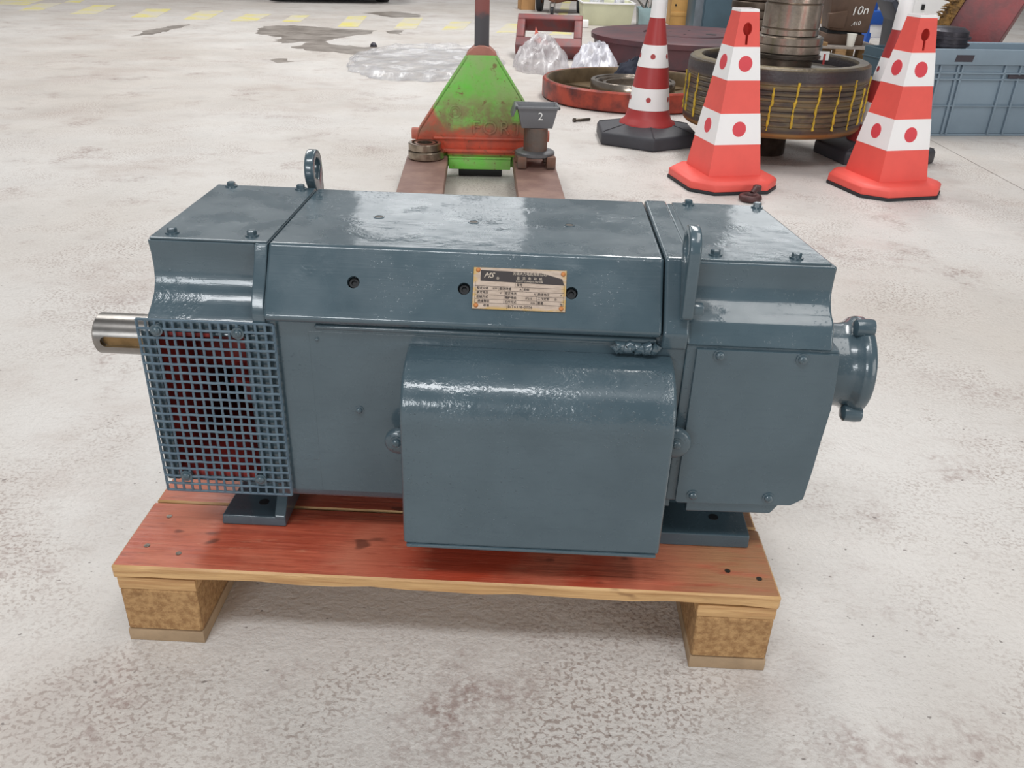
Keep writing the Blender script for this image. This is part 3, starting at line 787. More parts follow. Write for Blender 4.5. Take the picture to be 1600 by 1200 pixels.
def tub(mb, a, b_, z0, z1, t, cx=0):
    bo = [(-b_[0]+cx,-b_[1]),(b_[0]+cx,-b_[1]),(b_[0]+cx,b_[1]),(-b_[0]+cx,b_[1])]; to = [(-a[0]+cx,-a[1]),(a[0]+cx,-a[1]),(a[0]+cx,a[1]),(-a[0]+cx,a[1])]
    bi = [(x-math.copysign(t,x-cx), y-math.copysign(t,y)) for x, y in bo]; ti = [(x-math.copysign(t,x-cx), y-math.copysign(t,y)) for x, y in to]
    vs = [(x,y,z0) for x,y in bo] + [(x,y,z1) for x,y in to] + [(x,y,z0+t) for x,y in bi] + [(x,y,z1) for x,y in ti]
    fs = [(0,3,2,1),(8,9,10,11)]
    for i in range(4):
        j = (i+1) % 4; fs += [(i,j,4+j,4+i),(8+i,12+i,12+j,8+j),(4+i,4+j,12+j,12+i)]
    return mb.add(vs, fs)
tub(MB(), (.086,.058), (.066,.045), 0, .088, .004).build('tray_body', TRAYM, tr, bevel=.003)
rimb = MB()
for (x0,x1,y0,y1) in ((-.096,.094,-.066,-.056),(-.096,.094,.056,.066),(-.096,-.084,-.066,.066),(.084,.094,-.066,.066)): rimb.box(x0,x1,y0,y1,.080,.092)
rimb.hexa([(-.112,-.05,.048),(-.104,-.05,.046),(-.104,.05,.046),(-.112,.05,.048)], [(-.098,-.06,.088),(-.088,-.06,.088),(-.088,.06,.088),(-.098,.06,.088)])
rimb.build('tray_rim', TRAYM, tr, bevel=.0025)
WHITE = simple('white_marker', S(238, 238, 236), 0.6, 0, 0.02)
me = text_mesh('2', .046, .0006); me.transform(Matrix.Translation((.012, -.0548, .050)) @ Matrix.Rotation(PI/2 + .147, 4, 'X')); me.materials.append(WHITE)
o = bpy.data.objects.new('number', me); COL.objects.link(o); attach(o, tr)

# ------------------------------------------------------------------ traffic cones
CRED = simple('orange_red_cone_plastic', S(244, 98, 88), 0.5, 0, 0.05, 5)
CREDD = simple('dark_red_cone_plastic', S(176, 62, 62), 0.45, 0, 0.05, 5)
CBASE = simple('grey_black_cone_base', S(66, 66, 72), 0.55, 0, 0.12, 6, 0.001, 60)
CWHITE = simple('white_reflective_sheet', S(250, 249, 249), 0.5, 0, 0.02, 5)
CDOT = simple('red_reflective_dot', S(226, 74, 84), 0.5, 0, 0.03, 5)
CW0, CW1, CH0, CH1 = 0.128, 0.042, 0.060, 0.750
def half(z): return CW0 + (CW1-CW0)*(z-CH0)/(CH1-CH0)
def oct_ring(w, ch): return [(-w+ch,-w),(w-ch,-w),(w,-w+ch),(w,w-ch),(w-ch,w),(-w+ch,w),(-w,w-ch),(-w,-w+ch)]
def square_cone(name, label, loc, rz, group):
    r = thing(name, label, 'traffic cone', loc, rz, group)
    b = MB(); lv = [(.213,.014,.085),(.213,.045,.085),(.196,.058,.078),(.150,.064,.05)]
    vs = [(x,y,z) for (w,z,ch) in lv for (x,y) in oct_ring(w,ch)]
    fs = [tuple(range(8))[::-1], tuple(range(24,32))] + [(i*8+k,i*8+(k+1)%8,(i+1)*8+(k+1)%8,(i+1)*8+k) for i in range(3) for k in range(8)]
    b.add(vs, fs).build('base', CRED, r, bevel=.004, smooth=32)
    MB().prism(oct_ring(.216,.086), 'z', 0.0, .0145).build('rubber_sole', RUBBER, r, bevel=.002)
    b = MB(); q = lambda w, z: [(-w,-w,z),(w,-w,z),(w,w,z),(-w,w,z)]
    t = .006
    vs = q(CW0,CH0)+q(CW1,CH1)+q(CW0-t,CH0)+q(CW1-t,CH1)
    fs = []
    for i in range(4):
        j = (i+1)%4; fs += [(i,j,4+j,4+i),(8+i,12+i,12+j,8+j),(i,8+i,8+j,j),(4+i,4+j,12+j,12+i)]
    body = b.add(vs, fs).build('cone_body', CRED, r, smooth=0)
    # keyhole cut through the front and back faces
    zc = .685; hp = [(.021*math.cos(a), zc+.026*math.sin(a)) for a in [(-PI/2+.32)+ (2*PI-.64)*k/20 for k in range(21)]]
    hp += [(-.0055, zc-.062), (.0055, zc-.062)]
    hp = [(x-.004, z-.012) for x, z in hp]
    ct = MB().prism(hp, 'y', -.2, .02).build('cutter', CRED, None, smooth=0)
    ct.parent = r
    bpy.context.view_layer.update()
    evaluated_boolean(body, ct)
    e = .0012
    for (z0, z1) in ((.200,.331),(.468,.603)):
        b = MB(); vs = q(half(z0)+e,z0)+q(half(z1)+e,z1); fs = [(i,(i+1)%4,4+(i+1)%4,4+i) for i in range(4)]
        vs += q(half(z0)-.001,z0)+q(half(z1)-.001,z1); fs += [(8+i,12+i,12+(i+1)%4,8+(i+1)%4) for i in range(4)]
        fs += [(i,8+i,8+(i+1)%4,(i+1)%4) for i in range(4)] + [(4+i,4+(i+1)%4,12+(i+1)%4,12+i) for i in range(4)]
        band = b.add(vs, fs).build('white_band', CWHITE, r, smooth=0)
        zc = (z0+z1)/2; sl = math.atan((CW0-CW1)/(CH1-CH0))
        dm = MB().lathe([(.0325,0),(.0325,.0012)], n=24).mesh('dot', smooth=0)
        for k in range(4):
            a = k*PI/2
            o = inst(dm, 'red_dot', CDOT, band, (0,0,0))
            # outward normal of the face, tilted up by the slope
            mt = Matrix.Rotation(a, 4, 'Z') @ Matrix.Translation((0, -(half(zc)+e), zc)) @ Matrix.Rotation(PI/2 - sl, 4, 'X')
            o.matrix_local = mt
    b = MB(); vs = q(CW1+.0015,CH1-.010)+q(CW1+.0005,CH1+.001)+q(CW1-.007,CH1-.010)+q(CW1-.007,CH1+.001)
    fs = []
    for i in range(4):
        j = (i+1)%4; fs += [(i,j,4+j,4+i),(8+i,12+i,12+j,8+j),(i,8+i,8+j,j),(4+i,4+j,12+j,12+i)]
    b.add(vs, fs).build('white_rim', CWHITE, r, smooth=0)
    return r
square_cone('traffic_cone', 'square orange and white traffic cone in front of the striped drum, left of the pair', (1.475, 3.028, 0), math.radians(14.5), 'square traffic cones')
square_cone('traffic_cone', 'square orange and white traffic cone in front of the grey crate, right of the pair', (2.234, 3.048, 0), math.radians(17.4), 'square traffic cones')

def round_cone(label, loc, rz):
    r = thing('traffic_cone', label, 'traffic cone', loc, rz, 'round traffic cones')
    b = MB(); R = .305
    lv = [(R*.985,0),(R,.010),(R,.058),(R*.97,.070),(.150,.100)]
    b.lathe(lv, n=6, ph=-PI/2)
    b.build('rubber_base', CBASE, r, bevel=.006, smooth=30)
    for k in range(6):                                           # moulded ribs along the corners
        a = -PI/2 + k*PI/3
        p0 = Vector((math.cos(a)*.155, math.sin(a)*.155, .098)); p1 = Vector((math.cos(a)*.292, math.sin(a)*.292, .071))
        MB().tube([p0, p1], .004, 6).build('base_rib', CBASE, r, smooth=60)
    prof = [(.155,.094),(.152,.104),(.128,.122),(.119,.150),(.112,.172),(.0985,.290),(.0835,.393),(.0630,.505),(.0400,.637),(.0370,.66)]
    MB().lathe(prof, n=40).build('cone_body', CREDD, r, smooth=60)
    MB().lathe([(.0412,.636),(.0400,.66),(.0385,.70),(.034,.80),(.028,.806)], n=32).build('white_tip', CWHITE, r, smooth=50)
    def rad(z):
        for (r0,z0),(r1,z1) in zip(prof[:-1],prof[1:]):
            if z0 <= z <= z1: return r0+(r1-r0)*(z-z0)/(z1-z0)
    for (z0, z1) in ((.176,.288),(.394,.504)):
        band = MB().lathe([(rad(z0)-.001,z0),(rad(z0)+.0012,z0),(rad(z1)+.0012,z1),(rad(z1)-.001,z1)], n=40, closed=True).build('white_band', CWHITE, r, smooth=50)
        zc = (z0+z1)/2; rr = .0135; R0 = rad(zc)+.0018; sl = (rad(z1)-rad(z0))/(z1-z0)
        for k in range(5):
            a0 = math.radians(-100) - rz + k*PI/2.5
            vs = [(R0*math.cos(a0), R0*math.sin(a0), zc)]
            for i in range(18):
                t = 2*PI*i/18; dz = rr*math.sin(t); da = rr*math.cos(t)/R0; Rz = R0 + sl*dz
                vs.append((Rz*math.cos(a0+da), Rz*math.sin(a0+da), zc+dz))
            MB().add(vs, [(0,1+i,1+(i+1)%18) for i in range(18)]).build('red_dot', CREDD, band, smooth=60)
    return r
round_cone('dark red and white round cone on black six sided base beside the red ring', (1.213, 3.915, 0), 0.03)
round_cone('dark red and white round cone hidden behind the right square cone', (2.405, 3.700, 0), 0.25)

# ------------------------------------------------------------------ machine parts on the floor
def drum_mat():
    m = Mat('worn_brown_drum', 0.42, 0.25)
    v = m.coord('Object'); n = m.noise(m.coord('Object', (.5, .5, 42)), 1.0, 3); n2 = m.noise(m.coord('Object', (3, 3, 9)), 3, 5)
    c = m.mix(m.ramp(n, 0.40, 0.60), S(122, 108, 78), S(72, 64, 56))
    c = m.mix(m.ramp(n2, 0.45, 0.65, 0, 0.7), c, S(64, 58, 60))
    z = m.sep(v)[2]
    c = m.mix(m.math('MULTIPLY', m.ramp(z, .40, .43), m.ramp(z, .475, .46)), c, S(66, 62, 64))
    c = m.mix(m.math('MULTIPLY', m.ramp(m.math('ABSOLUTE', m.math('SUBTRACT', z, .172)), .02, .004), 0.7), c, S(150, 104, 44))
    m.col(c); m.bump(n, 0.003); m.bump(m.noise(v, 60, 3), .002); return m.m
DRUMM = drum_mat()
YMARK = simple('yellow_paint_mark', S(206, 176, 56), 0.6, 0, 0.15, 30)
dr = thing('roller_drum', 'brown worn roller drum with yellow paint marks standing on its hub', 'drum', (1.830, 3.720, 0))
pr = [(.30,.160),(.44,.160),(.452,.172),(.455,.190),(.455,.205)]
for i in range(9):
    z = .215 + i*.0235; pr += [(.455,z-.004),(.4515,z),(.455,z+.004)]
pr += [(.455,.440),(.450,.474),(.436,.484),(.392,.484),(.384,.470),(.384,.430),(.30,.430)]
MB().lathe(pr, n=72).build('drum_shell', DRUMM, dr, smooth=30)
MB().lathe([(.10,0),(.105,.006),(.105,.10),(.13,.13),(.13,.162)], n=36).build('hub', STEEL_DARK, dr, smooth=40)
for k in range(26):
    a = 2*PI*k/26 + .1; pts = []; 
    z0, z1 = .195 + RND.uniform(0,.02), .415 + RND.uniform(-.03,.02)
    for i in range(19):
        t = i/18; aa = a + (.012 if t > .6 else 0) + RND.uniform(-.004,.004)
        pts.append((.4555*math.cos(aa), .4555*math.sin(aa), z0+(z1-z0)*t))
    MB().tube(pts, [RND.uniform(.002,.0085) for _ in pts], 6).build('yellow_mark', YMARK, dr, smooth=60)
eb = MB().tube([(-.26+.030*math.cos(t), -.02, .476+.030*math.sin(t)) for t in [2*PI*i/20 for i in range(20)]], .007, 8, closed=True)
eb.lathe([(.014,.43),(.014,.448)], (-.26,-.02,0), 'z', 12).build('eye_bolt', STEEL, dr, smooth=60)
inn = MB().lathe([(.36,.431),(.36,.434),(.20,.434)], n=40).build('inner_face', STEEL_DARK, dr, smooth=40)

GSTEEL = simple('machined_grey_steel', S(176, 164, 152), 0.24, 0.85, 0.2, 6, 0.0006, 60)
gs = thing('gear_cluster', 'stepped machined steel gear cluster standing on the brown drum', 'machine part', (1.868, 3.745, 0.4345))
MB().lathe([(.13,0),(.135,.006),(.135,.048)], n=44).build('lower_collar', GSTEEL, gs, smooth=40)
MB().lathe([(.165,.050),(.178,.054),(.178,.070),(.172,.074),(.165,.074)], n=44, closed=False).build('retaining_ring', STEEL_DARK, gs, smooth=40)
MB().lathe([(.166,.0745),(.172,.078),(.172,.112),(.166,.116),(.170,.118),(.170,.150),(.160,.156),(.130,.156)], n=44).build('stepped_body', GSTEEL, gs, smooth=40)
MB().lathe([(.134,.1565),(.142,.16),(.142,.185),(.135,.19),(.140,.195),(.140,.30),(.132,.305),(.138,.31),(.138,.42),(.10,.425)], n=44).build('upper_body', GSTEEL, gs, smooth=40)
MB().box(.140,.192,-.094,-.091,.050,.092).build('paper_tag', WHITE, gs)
MB().box(.164,.174,-.097,-.094,.030,.080).build('red_tag_clip', CREDD, gs)
gs2 = thing('gear_stack', 'dark brown stack of worn gear rings behind the drum', 'machine part', (2.07, 5.35, 0))
BROWNST = simple('brown_oily_steel', S(94, 80, 68), 0.4, 0.6, 0.25, 6, 0.001, 40)
z = 0
for (R, h) in ((.20,.16),(.18,.12),(.195,.10),(.175,.11),(.19,.06),(.180,.055),(.190,.05),(.17,.09),(.18,.10)):
    MB().lathe([(R*.5,z),(R*.97,z),(R,z+.006),(R,z+h-.008),(R*.97,z+h-.001),(R*.5,z+h-.001)], n=44, closed=True).build('gear_ring', BROWNST, gs2, smooth=40); z += h

# red ring with a bearing inside
RINGRED = simple('oily_red_paint', S(178, 72, 52), 0.42, 0.1, 0.25, 8, 0.001, 40, dark=S(84, 40, 40))
RINGIN = simple('oily_brown_inside', S(128, 108, 82), 0.35, 0.4, 0.25, 6, 0.001, 40)
rg = thing('wheel_rim', 'large flat red ring lying on the floor with oily brown inside', 'wheel rim', (1.245, 5.300, 0))
MB().lathe([(.600,.002),(.622,.012),(.622,.120),(.612,.130),(.598,.130)], n=80, caps=False).build('outer_wall', RINGRED, rg, smooth=40)
MB().lathe([(.598,.1302),(.585,.128),(.575,.112),(.562,.034),(.30,.024),(.30,.002),(.600,.002)], n=80, caps=False).build('inner_wall', RINGIN, rg, smooth=40)
for k in range(10):
    a = 2*PI*k/10
    MB().box(.28,.565,-.012,.012,.024,.040).xf(Matrix.Rotation(a,4,'Z')).build('spoke_rib', RINGIN, rg, bevel=.004)
rb = thing('ring_bearing', 'wide shiny steel bearing ring lying inside the red ring', 'bearing', (1.245, 5.190, 0.0415))
MB().lathe([(.235,0),(.285,0),(.29,.006),(.29,.094),(.285,.100),(.262,.100),(.258,.090),(.240,.088),(.235,.080)], n=64, closed=True).build('outer_race', GSTEEL, rb, smooth=40)
MB().lathe([(.185,.004),(.205,.004),(.205,.080),(.185,.080)], n=64, closed=True).build('inner_race', GSTEEL, rb, smooth=40)
for k in range(22):
    a = 2*PI*k/22; inst(MB().lathe([(.010,.010),(.0125,.014),(.0125,.066),(.010,.070)], n=10).mesh('roller', smooth=40) if k == 0 else bpy.data.meshes['roller'], 'roller', STEEL, rb, (.220*math.cos(a), .220*math.sin(a), 0))

def heap(name, mat, label, cat, loc, ax, ay, H, seed, n=44, sharp=1.0, base=0.0, kind=None, flat=False):
    """crumpled cloth or film: a closed lump with folds"""
    vs, fs = [], []
    for i in range(n+1):
        for j in range(n+1):
            u, w = -1+2*i/n, -1+2*j/n
            # square to disc
            x, y = u*math.sqrt(1-w*w/2), w*math.sqrt(1-u*u/2)
            r2 = min(1, x*x+y*y)
            q = Vector(((x+.55*y)*1.5+seed, (y-.5*x)*3.0, seed*.7))
            ridge = 1-abs(mnoise.noise(q*1.3))*1.9
            fine = (1-2*abs(mnoise.noise(q*1.5+Vector((3,7,0)))))*.36*sharp + (1-2*abs(mnoise.noise(q*3.1)))*.16 + mnoise.noise(q*7)*.04
            dome = (1-r2)**.55 if not flat else min(1, (1-r2)*6)
            z = H*dome*(.55+.35*ridge+.38*fine) + .003
            edge = 1+.16*mnoise.noise(q*1.7+Vector((9,1,0)))+.05*mnoise.noise(q*6)
            vs.append((x*ax*edge, y*ay*edge, max(.003, z)+base))
    for i in range(n):
        for j in range(n):
            a = i*(n+1)+j; fs.append((a, a+n+1, a+n+2, a+1))
    m = len(vs)
    rim = [i*(n+1) for i in range(n+1)] + [n*(n+1)+j for j in range(1,n+1)] + [i*(n+1)+n for i in range(n-1,-1,-1)] + [j for j in range(n-1,0,-1)]
    o_ = len(vs)
    vs += [(vs[k][0], vs[k][1], 0.0005) for k in rim]
    for i in range(len(rim)):
        j = (i+1) % len(rim); fs.append((rim[i], rim[j], o_+j, o_+i))
    fs.append(tuple(range(o_, o_+len(rim))))
    ob = MB().add(vs, fs).build(name, mat, None, smooth=80)
    ob.location = loc
    return tag(ob, label, cat, kind=kind)
NAVY = simple('navy_cloth', S(38, 42, 58), 0.85, 0, 0.15, 12)
heap('cloth_rag', NAVY, 'dark navy cloth rag bunched inside the back of the red ring', 'rag', (1.340, 5.630, 0.0425), .22, .14, .20, 3.3, 26)

def film_mat(name, opac, tint):
    m = bpy.data.materials.new(name); m.use_nodes = True; nt = m.node_tree; b = nt.nodes['Principled BSDF']
    b.inputs['Base Color'].default_value = tint; b.inputs['Roughness'].default_value = 0.18; b.inputs['Specular IOR Level'].default_value = 0.8
    tr = nt.nodes.new('ShaderNodeBsdfTransparent'); mx = nt.nodes.new('ShaderNodeMixShader')
    tc = nt.nodes.new('ShaderNodeTexCoord'); ns = nt.nodes.new('ShaderNodeTexNoise'); ns.inputs['Scale'].default_value = 7; ns.inputs['Detail'].default_value = 5
    mr = nt.nodes.new('ShaderNodeMapRange'); mr.inputs['From Min'].default_value = .35; mr.inputs['From Max'].default_value = .68
    mr.inputs['To Min'].default_value = opac*.35; mr.inputs['To Max'].default_value = min(1, opac*1.5)
    nt.links.new(tc.outputs['Object'], ns.inputs['Vector']); nt.links.new(ns.outputs['Fac'], mr.inputs['Value']); nt.links.new(mr.outputs[0], mx.inputs[0])
    nt.links.new(tr.outputs[0], mx.inputs[1]); nt.links.new(b.outputs[0], mx.inputs[2]); nt.links.new(mx.outputs[0], nt.nodes['Material Output'].inputs[0])
    return m
FILM = film_mat('clear_film', .34, S(226, 226, 230)); FILM2 = film_mat('milky_film', .55, S(222, 218, 220)); FILM3 = film_mat('white_film', .85, S(236, 236, 244))
heap('plastic_sheet', FILM, 'thin clear plastic sheet spread flat left of the pallet jack', 'plastic film', (-.36, 6.75, 0.002), .64, 1.10, .055, 1.2, 60, 1.0, flat=True)
heap('plastic_bag', FILM2, 'crumpled milky plastic bag heap in front of the red frame', 'plastic film', (.610, 6.700, 0.001), .23, .40, .27, 5.1, 50, .8)
heap('plastic_wrap', FILM3, 'white crinkled plastic wrap heap beside the dark red disc', 'plastic film', (1.060, 6.640, 0.001), .19, .46, .23, 8.4, 50, .8)

# dark red disc
DISCM = simple('dull_maroon_paint', S(100, 62, 66), 0.5, 0.1, 0.2, 4, 0.002, 30, dark=S(74, 58, 64))
dk = thing('maroon_disc', 'large dull maroon flywheel disc lying behind the red ring', 'flywheel', (1.960, 7.560, 0))
MB().lathe([(.76,.010),(.85,.010),(.862,.02),(.868,.17),(.898,.182),(.90,.222),(.885,.230),(.60,.236),(.42,.236),(.41,.222),(.385,.222),(.375,.240),(.20,.244)], n=80).build('disc_body', DISCM, dk, smooth=30)
for (x, y, s) in ((-.26,.10,.014),(.30,-.20,.05),(.05,.30,.014),(-.1,-.29,.014)):
    MB().lathe([(s,.2400),(s*.98,.2455)], (x*.62,y*.62,0), n=16).build('bolt_hole', BLACK, dk)
MB().box(-.66,-.46,-.5,.0,0,.012).build('wood_shim', GREYWOOD, dk)

# red rectangular frame
fm = thing('cast_housing', 'dark red rectangular cast frame leaning behind the plastic film', 'machine frame', (0.665, 7.230, 0), -0.03)
FRAMER = simple('dark_red_frame_paint', S(138, 66, 64), 0.5, 0, 0.2, 9, 0.001, 40, dark=S(108, 78, 80))
tilt = Matrix.Rotation(math.radians(-57), 4, 'X')
def tb_box(args): return MB().box(*args).xf(tilt)
W_, H_, B_, D_ = .300, .44, .075, .14
for nm, a in (('bottom_bar', (-W_,W_,0,D_,0,B_*1.6)), ('top_bar', (-W_,W_,0,D_,H_-B_,H_)), ('left_bar', (-W_,-W_+B_,0,D_,B_*1.6,H_-B_)), ('right_bar', (W_-B_,W_,0,D_,B_*1.6,H_-B_))):
    ob = tb_box(a).build(nm, FRAMER, fm, bevel=.012, seg=3); 
MB().prism([(-.13,.02),(-.04,-.06),(-.125,.20)], 'y', -.05, -.035).xf(tilt).build('gusset', RINGRED, fm)
zmin = min((tilt @ Vector(p)).z for p in [(0,0,0),(0,D_,0)])
fm.location.z = -zmin + .001

# ------------------------------------------------------------------ grey crate with a red roller in it
CRATE = simple('blue_grey_crate_plastic', S(132, 150, 164), 0.5, 0, 0.06, 3)
ct_ = thing('storage_crate', 'blue grey ribbed plastic crate on the floor at the right edge', 'crate', (2.845, 4.338, 0), math.radians(10.4))
CL, CD, CHT = 1.20, .37, .492
def wall(nm, args, **k): return MB().box(*args).build(nm, CRATE, ct_, bevel=.004, **k)
wall('floor_panel', (0,CL,0,CD,0,.012)); wall('front_wall', (0,CL,0,.012,.012,CHT-.002)); wall('back_wall', (0,CL,CD-.012,CD,.012,CHT-.002))
wall('side_wall', (0,.012,.012,CD-.012,.012,CHT-.002)); wall('side_wall', (CL-.012,CL,.012,CD-.012,.012,CHT-.002))
for (nm, z0, z1, d) in (('rim', .408,.492,.028), ('front_rib', .356,.366,.016), ('front_rib', .322,.332,.016), ('front_rib', .172,.180,.014), ('foot_rib', 0,.012,.006)):
    fr_ = MB().box(-d,CL+d,-d,0.001,z0,z1)
    fr_.box(-d,.001,0,CD,z0,z1); fr_.box(CL-.001,CL+d,0,CD,z0,z1); fr_.box(-d,CL+d,CD-.001,CD+d,z0,z1)
    fr_.build(nm, CRATE, ct_, bevel=.003)
for x in (.005,.085,.195,.225,.500,.600,.98,1.10,1.19):
    MB().box(x-.006,x+.006,-.016,.001,.012,.408).build('upright_rib', CRATE, ct_, bevel=.002)
for y in (.10,.27):
    MB().box(-.016,.001,y-.006,y+.006,.012,.408).build('upright_rib', CRATE, ct_, bevel=.002)
SLOT = simple('dark_handle_slot', S(70, 64, 72), .7)
MB().prism([(.150,.425),(.262,.425),(.268,.462),(.156,.462)], 'y', -.0295, -.020).build('handle_slot', SLOT, ct_)
MB().box(.53,1.14,-.0175,-.010,.334,.354).build('label_slot', SLOT, ct_)
MAROON = simple('worn_maroon_roller', S(112, 72, 74), 0.55, 0.1, 0.2, 5, 0.002, 40, dark=S(150, 72, 74))
FIBRE = simple('brown_frayed_fibre', S(150, 112, 58), 0.8, 0, 0.35, 25, 0.01, 60, dark=S(78, 56, 36))
rl = thing('brake_roller', 'worn maroon roller with frayed golden edge leaning behind the grey crate', 'roller', (3.67, 5.60, 0.40), math.radians(-29))
Rr = Matrix.Rotation(math.radians(19), 4, 'Y')
MB().lathe([(.30,-.165),(.415,-.165),(.42,-.16),(.42,.16),(.415,.165),(.30,.165)], (0,0,.02), 'x', 56).xf(Rr).build('roller_body', MAROON, rl, smooth=30)
fb2 = MB()
for k in range(260):
    a = 2*PI*k/260; r0 = .424 + RND.uniform(-.008,.012)
    p = Vector((-.165-RND.uniform(.0,.08), r0*math.cos(a), r0*math.sin(a)+.02)); q = p + Vector((-RND.uniform(.02,.06), RND.uniform(-.02,.02), RND.uniform(-.02,.02)))
    fb2.tube([p, (p+q)/2 + Vector((0,RND.uniform(-.01,.01),.005)), q], [.008,.007,.002], 5)
fb2.lathe([(.30,-.245),(.415,-.245),(.428,-.225),(.430,-.165),(.30,-.166)], (0,0,.02), 'x', 56, closed=True)
ob = fb2.xf(Rr).build('frayed_edge', FIBRE, rl, smooth=60); ob['kind'] = 'stuff'
rl.location.z = .470
DKP = simple('dark_oily_casting', S(72, 70, 78), 0.4, 0.5, 0.2, 12, 0.002, 40)
pk = thing('motor_casing', 'dark oily ribbed casing inside the crate left of the maroon roller', 'machine part', (3.010, 4.555, 0.0135), 0.2)
MB().lathe([(.10,0),(.12,.01),(.12,.56),(.09,.58)], n=28).build('casing', DKP, pk, smooth=40)
for z in (.40,.44,.48,.52): MB().lathe([(.118,z),(.135,z),(.135,z+.014),(.118,z+.014)], n=28, closed=True).build('fin', DKP, pk, smooth=40)

TEALC = simple('shaded_crate_side_plastic', S(62, 84, 96), 0.5, 0, 0.08, 3)  # grey crate's side in shade, put into a darker base colour
dc = thing('crate_side_stand_in', 'added dark teal crate standing in for the shaded side of the grey crate', 'crate', (2.850, 5.13, 0), math.radians(10.4))  # added second crate, dark where the grey crate's shaded side would show
tub(MB(), (.24,.20), (.235,.195), 0, .405, .008, .24).build('crate_body', TEALC, dc, bevel=.004)
for z in (.34, .24, .12): MB().box(-.006,.49,-.206,.206,z,z+.008).build('crate_rib', TEALC, dc, bevel=.002)

# ------------------------------------------------------------------ far pallet with the brown gearbox
def pallet(label, loc, rz, W, D, top, mat, deck):
    p = thing('wooden_pallet', label, 'pallet', loc, rz)
    nb = 6
    for i in range(nb):
        y0 = D*i/nb; MB().box(0,W,y0,y0+D/nb-.02,top-.022,top).build('deck_board', deck, p, bevel=.002, seg=1)
    for x in (0, W/2-.05, W-.1):
        MB().box(x,x+.1,0,D,top-.044,top-.0222).build('stringer_board', mat, p)
        for y in (0, D/2-.05, D-.1):
            MB().box(x,x+.1,y,y+.1,0.0,top-.0442).build('block', mat, p, bevel=.003, seg=1)
    return p
OLDWOOD = simple('old_pallet_wood', S(176, 140, 96), 0.7, 0, 0.2, 10, 0.001, 50)
GREYDECK = simple('grey_pallet_wood', S(160, 150, 142), 0.7, 0, 0.12, 10, 0.001, 50)
pallet('wooden pallet carrying the brown gearbox marked 10n', (2.98, 7.575, 0), 0.02, .82, .9, .168, OLDWOOD, GREYDECK)
BROWN = simple('brown_gearbox_paint', S(98, 76, 62), 0.5, 0.1, 0.15, 5, 0.001, 40)
gb = thing('gearbox', 'brown cast gearbox with white handwritten 10n standing on a pallet', 'gearbox', (3.46, 7.86, 0.1685), -0.05)
MB().hexa([(-.19,-.14,0),(.17,-.14,0),(.17,.2,0),(-.19,.2,0)], [(-.19,-.14,.095),(.17,-.14,.095),(.17,.2,.095),(-.19,.2,.095)]).build('lower_case', BROWN, gb, bevel=.008)
MB().hexa([(-.17,-.11,.095),(.15,-.11,.095),(.15,.2,.095),(-.17,.2,.095)], [(-.17,-.10,.125),(.15,-.10,.125),(.15,.2,.125),(-.17,.2,.125)]).build('joint', BLACK, gb)
MB().hexa([(-.16,-.12,.125),(.19,-.15,.110),(.19,.2,.11),(-.16,.2,.125)], [(-.20,-.16,.47),(.22,-.17,.49),(.22,.2,.49),(-.20,.2,.47)]).build('upper_case', BROWN, gb, bevel=.012)
MB().hexa([(-.19,-.175,.15),(-.04,-.175,.14),(-.04,-.1,.14),(-.19,-.1,.15)], [(-.20,-.215,.27),(-.03,-.195,.30),(-.03,-.1,.30),(-.20,-.1,.27)]).build('side_boss', BROWN, gb, bevel=.008)
for (t, s, x, z, sl) in (('10n', .105, .075, .300, .25), ('.410', .050, .065, .190, .2)):
    me = text_mesh(t, s, .001, sl); me.transform(Matrix.Translation((x, -.1575 if t == '10n' else -.150, z)) @ Matrix.Rotation(-.12, 4, 'Y') @ Matrix.Rotation(PI/2+.06, 4, 'X')); me.materials.append(WHITE)
    o = bpy.data.objects.new('chalk_writing', me); COL.objects.link(o); attach(o, gb)
CUPM = simple('white_paper', S(236, 234, 226), 0.7, 0, 0.03)
cup = thing('paper_cup', 'white paper cup standing on the pallet in front of the gearbox', 'cup', (3.475, 7.615, 0.1685))
MB().lathe([(.030,0),(.032,.002),(.043,.108),(.041,.108),(.030,.004)], n=28, closed=False).build('cup_wall', CUPM, cup, smooth=50)
MB().tube([(.0435*math.cos(t), .0435*math.sin(t), .109) for t in [2*PI*i/24 for i in range(24)]], .002, 6, closed=True).build('rolled_rim', CUPM, cup, smooth=60)
wp = MB().box(-.1,.1,-.04,.04,0,.03).box(-.1,.06,.045,.10,0,.028).build('wood_offcut', OLDWOOD, None, bevel=.003); wp.location = (3.16, 7.63, .1685)
tag(wp, 'short pale timber offcuts lying on the pallet beside the paper cup', 'timber')
pp = MB().prism([(-.1,0),(.1,0),(.1,.16),(.06,.17)], 'y', 0, .01).build('paper_card', CUPM, None); pp.location = (3.16, 7.95, .1685)
tag(pp, 'white slanted card leaning beside the brown gearbox', 'card')

# second pallet far behind with a dark load
pallet('far wooden pallet under a dark steel load behind the drum', (4.10, 12.35, 0), 0.0, 1.0, .8, .20, OLDWOOD, OLDWOOD)
DKLOAD = simple('dark_blue_grey_steel', S(62, 66, 76), 0.45, 0.4, 0.15, 3, .001, 20)
ld = thing('machine_block', 'dark blue grey machine block loaded on the far pallet', 'machine part', (4.55, 12.75, .2005))
MB().box(-.40,.30,-.33,.35,0,.42).build('block_body', DKLOAD, ld, bevel=.02); MB().lathe([(.11,-.36),(.12,-.33),(.12,-.32)], (0,0,.22), 'y', 24).build('end_cap', DKLOAD, ld, smooth=40)
MB().box(-.42,.32,-.35,.37,.0,.03).build('base_flange', DKLOAD, ld, bevel=.005)
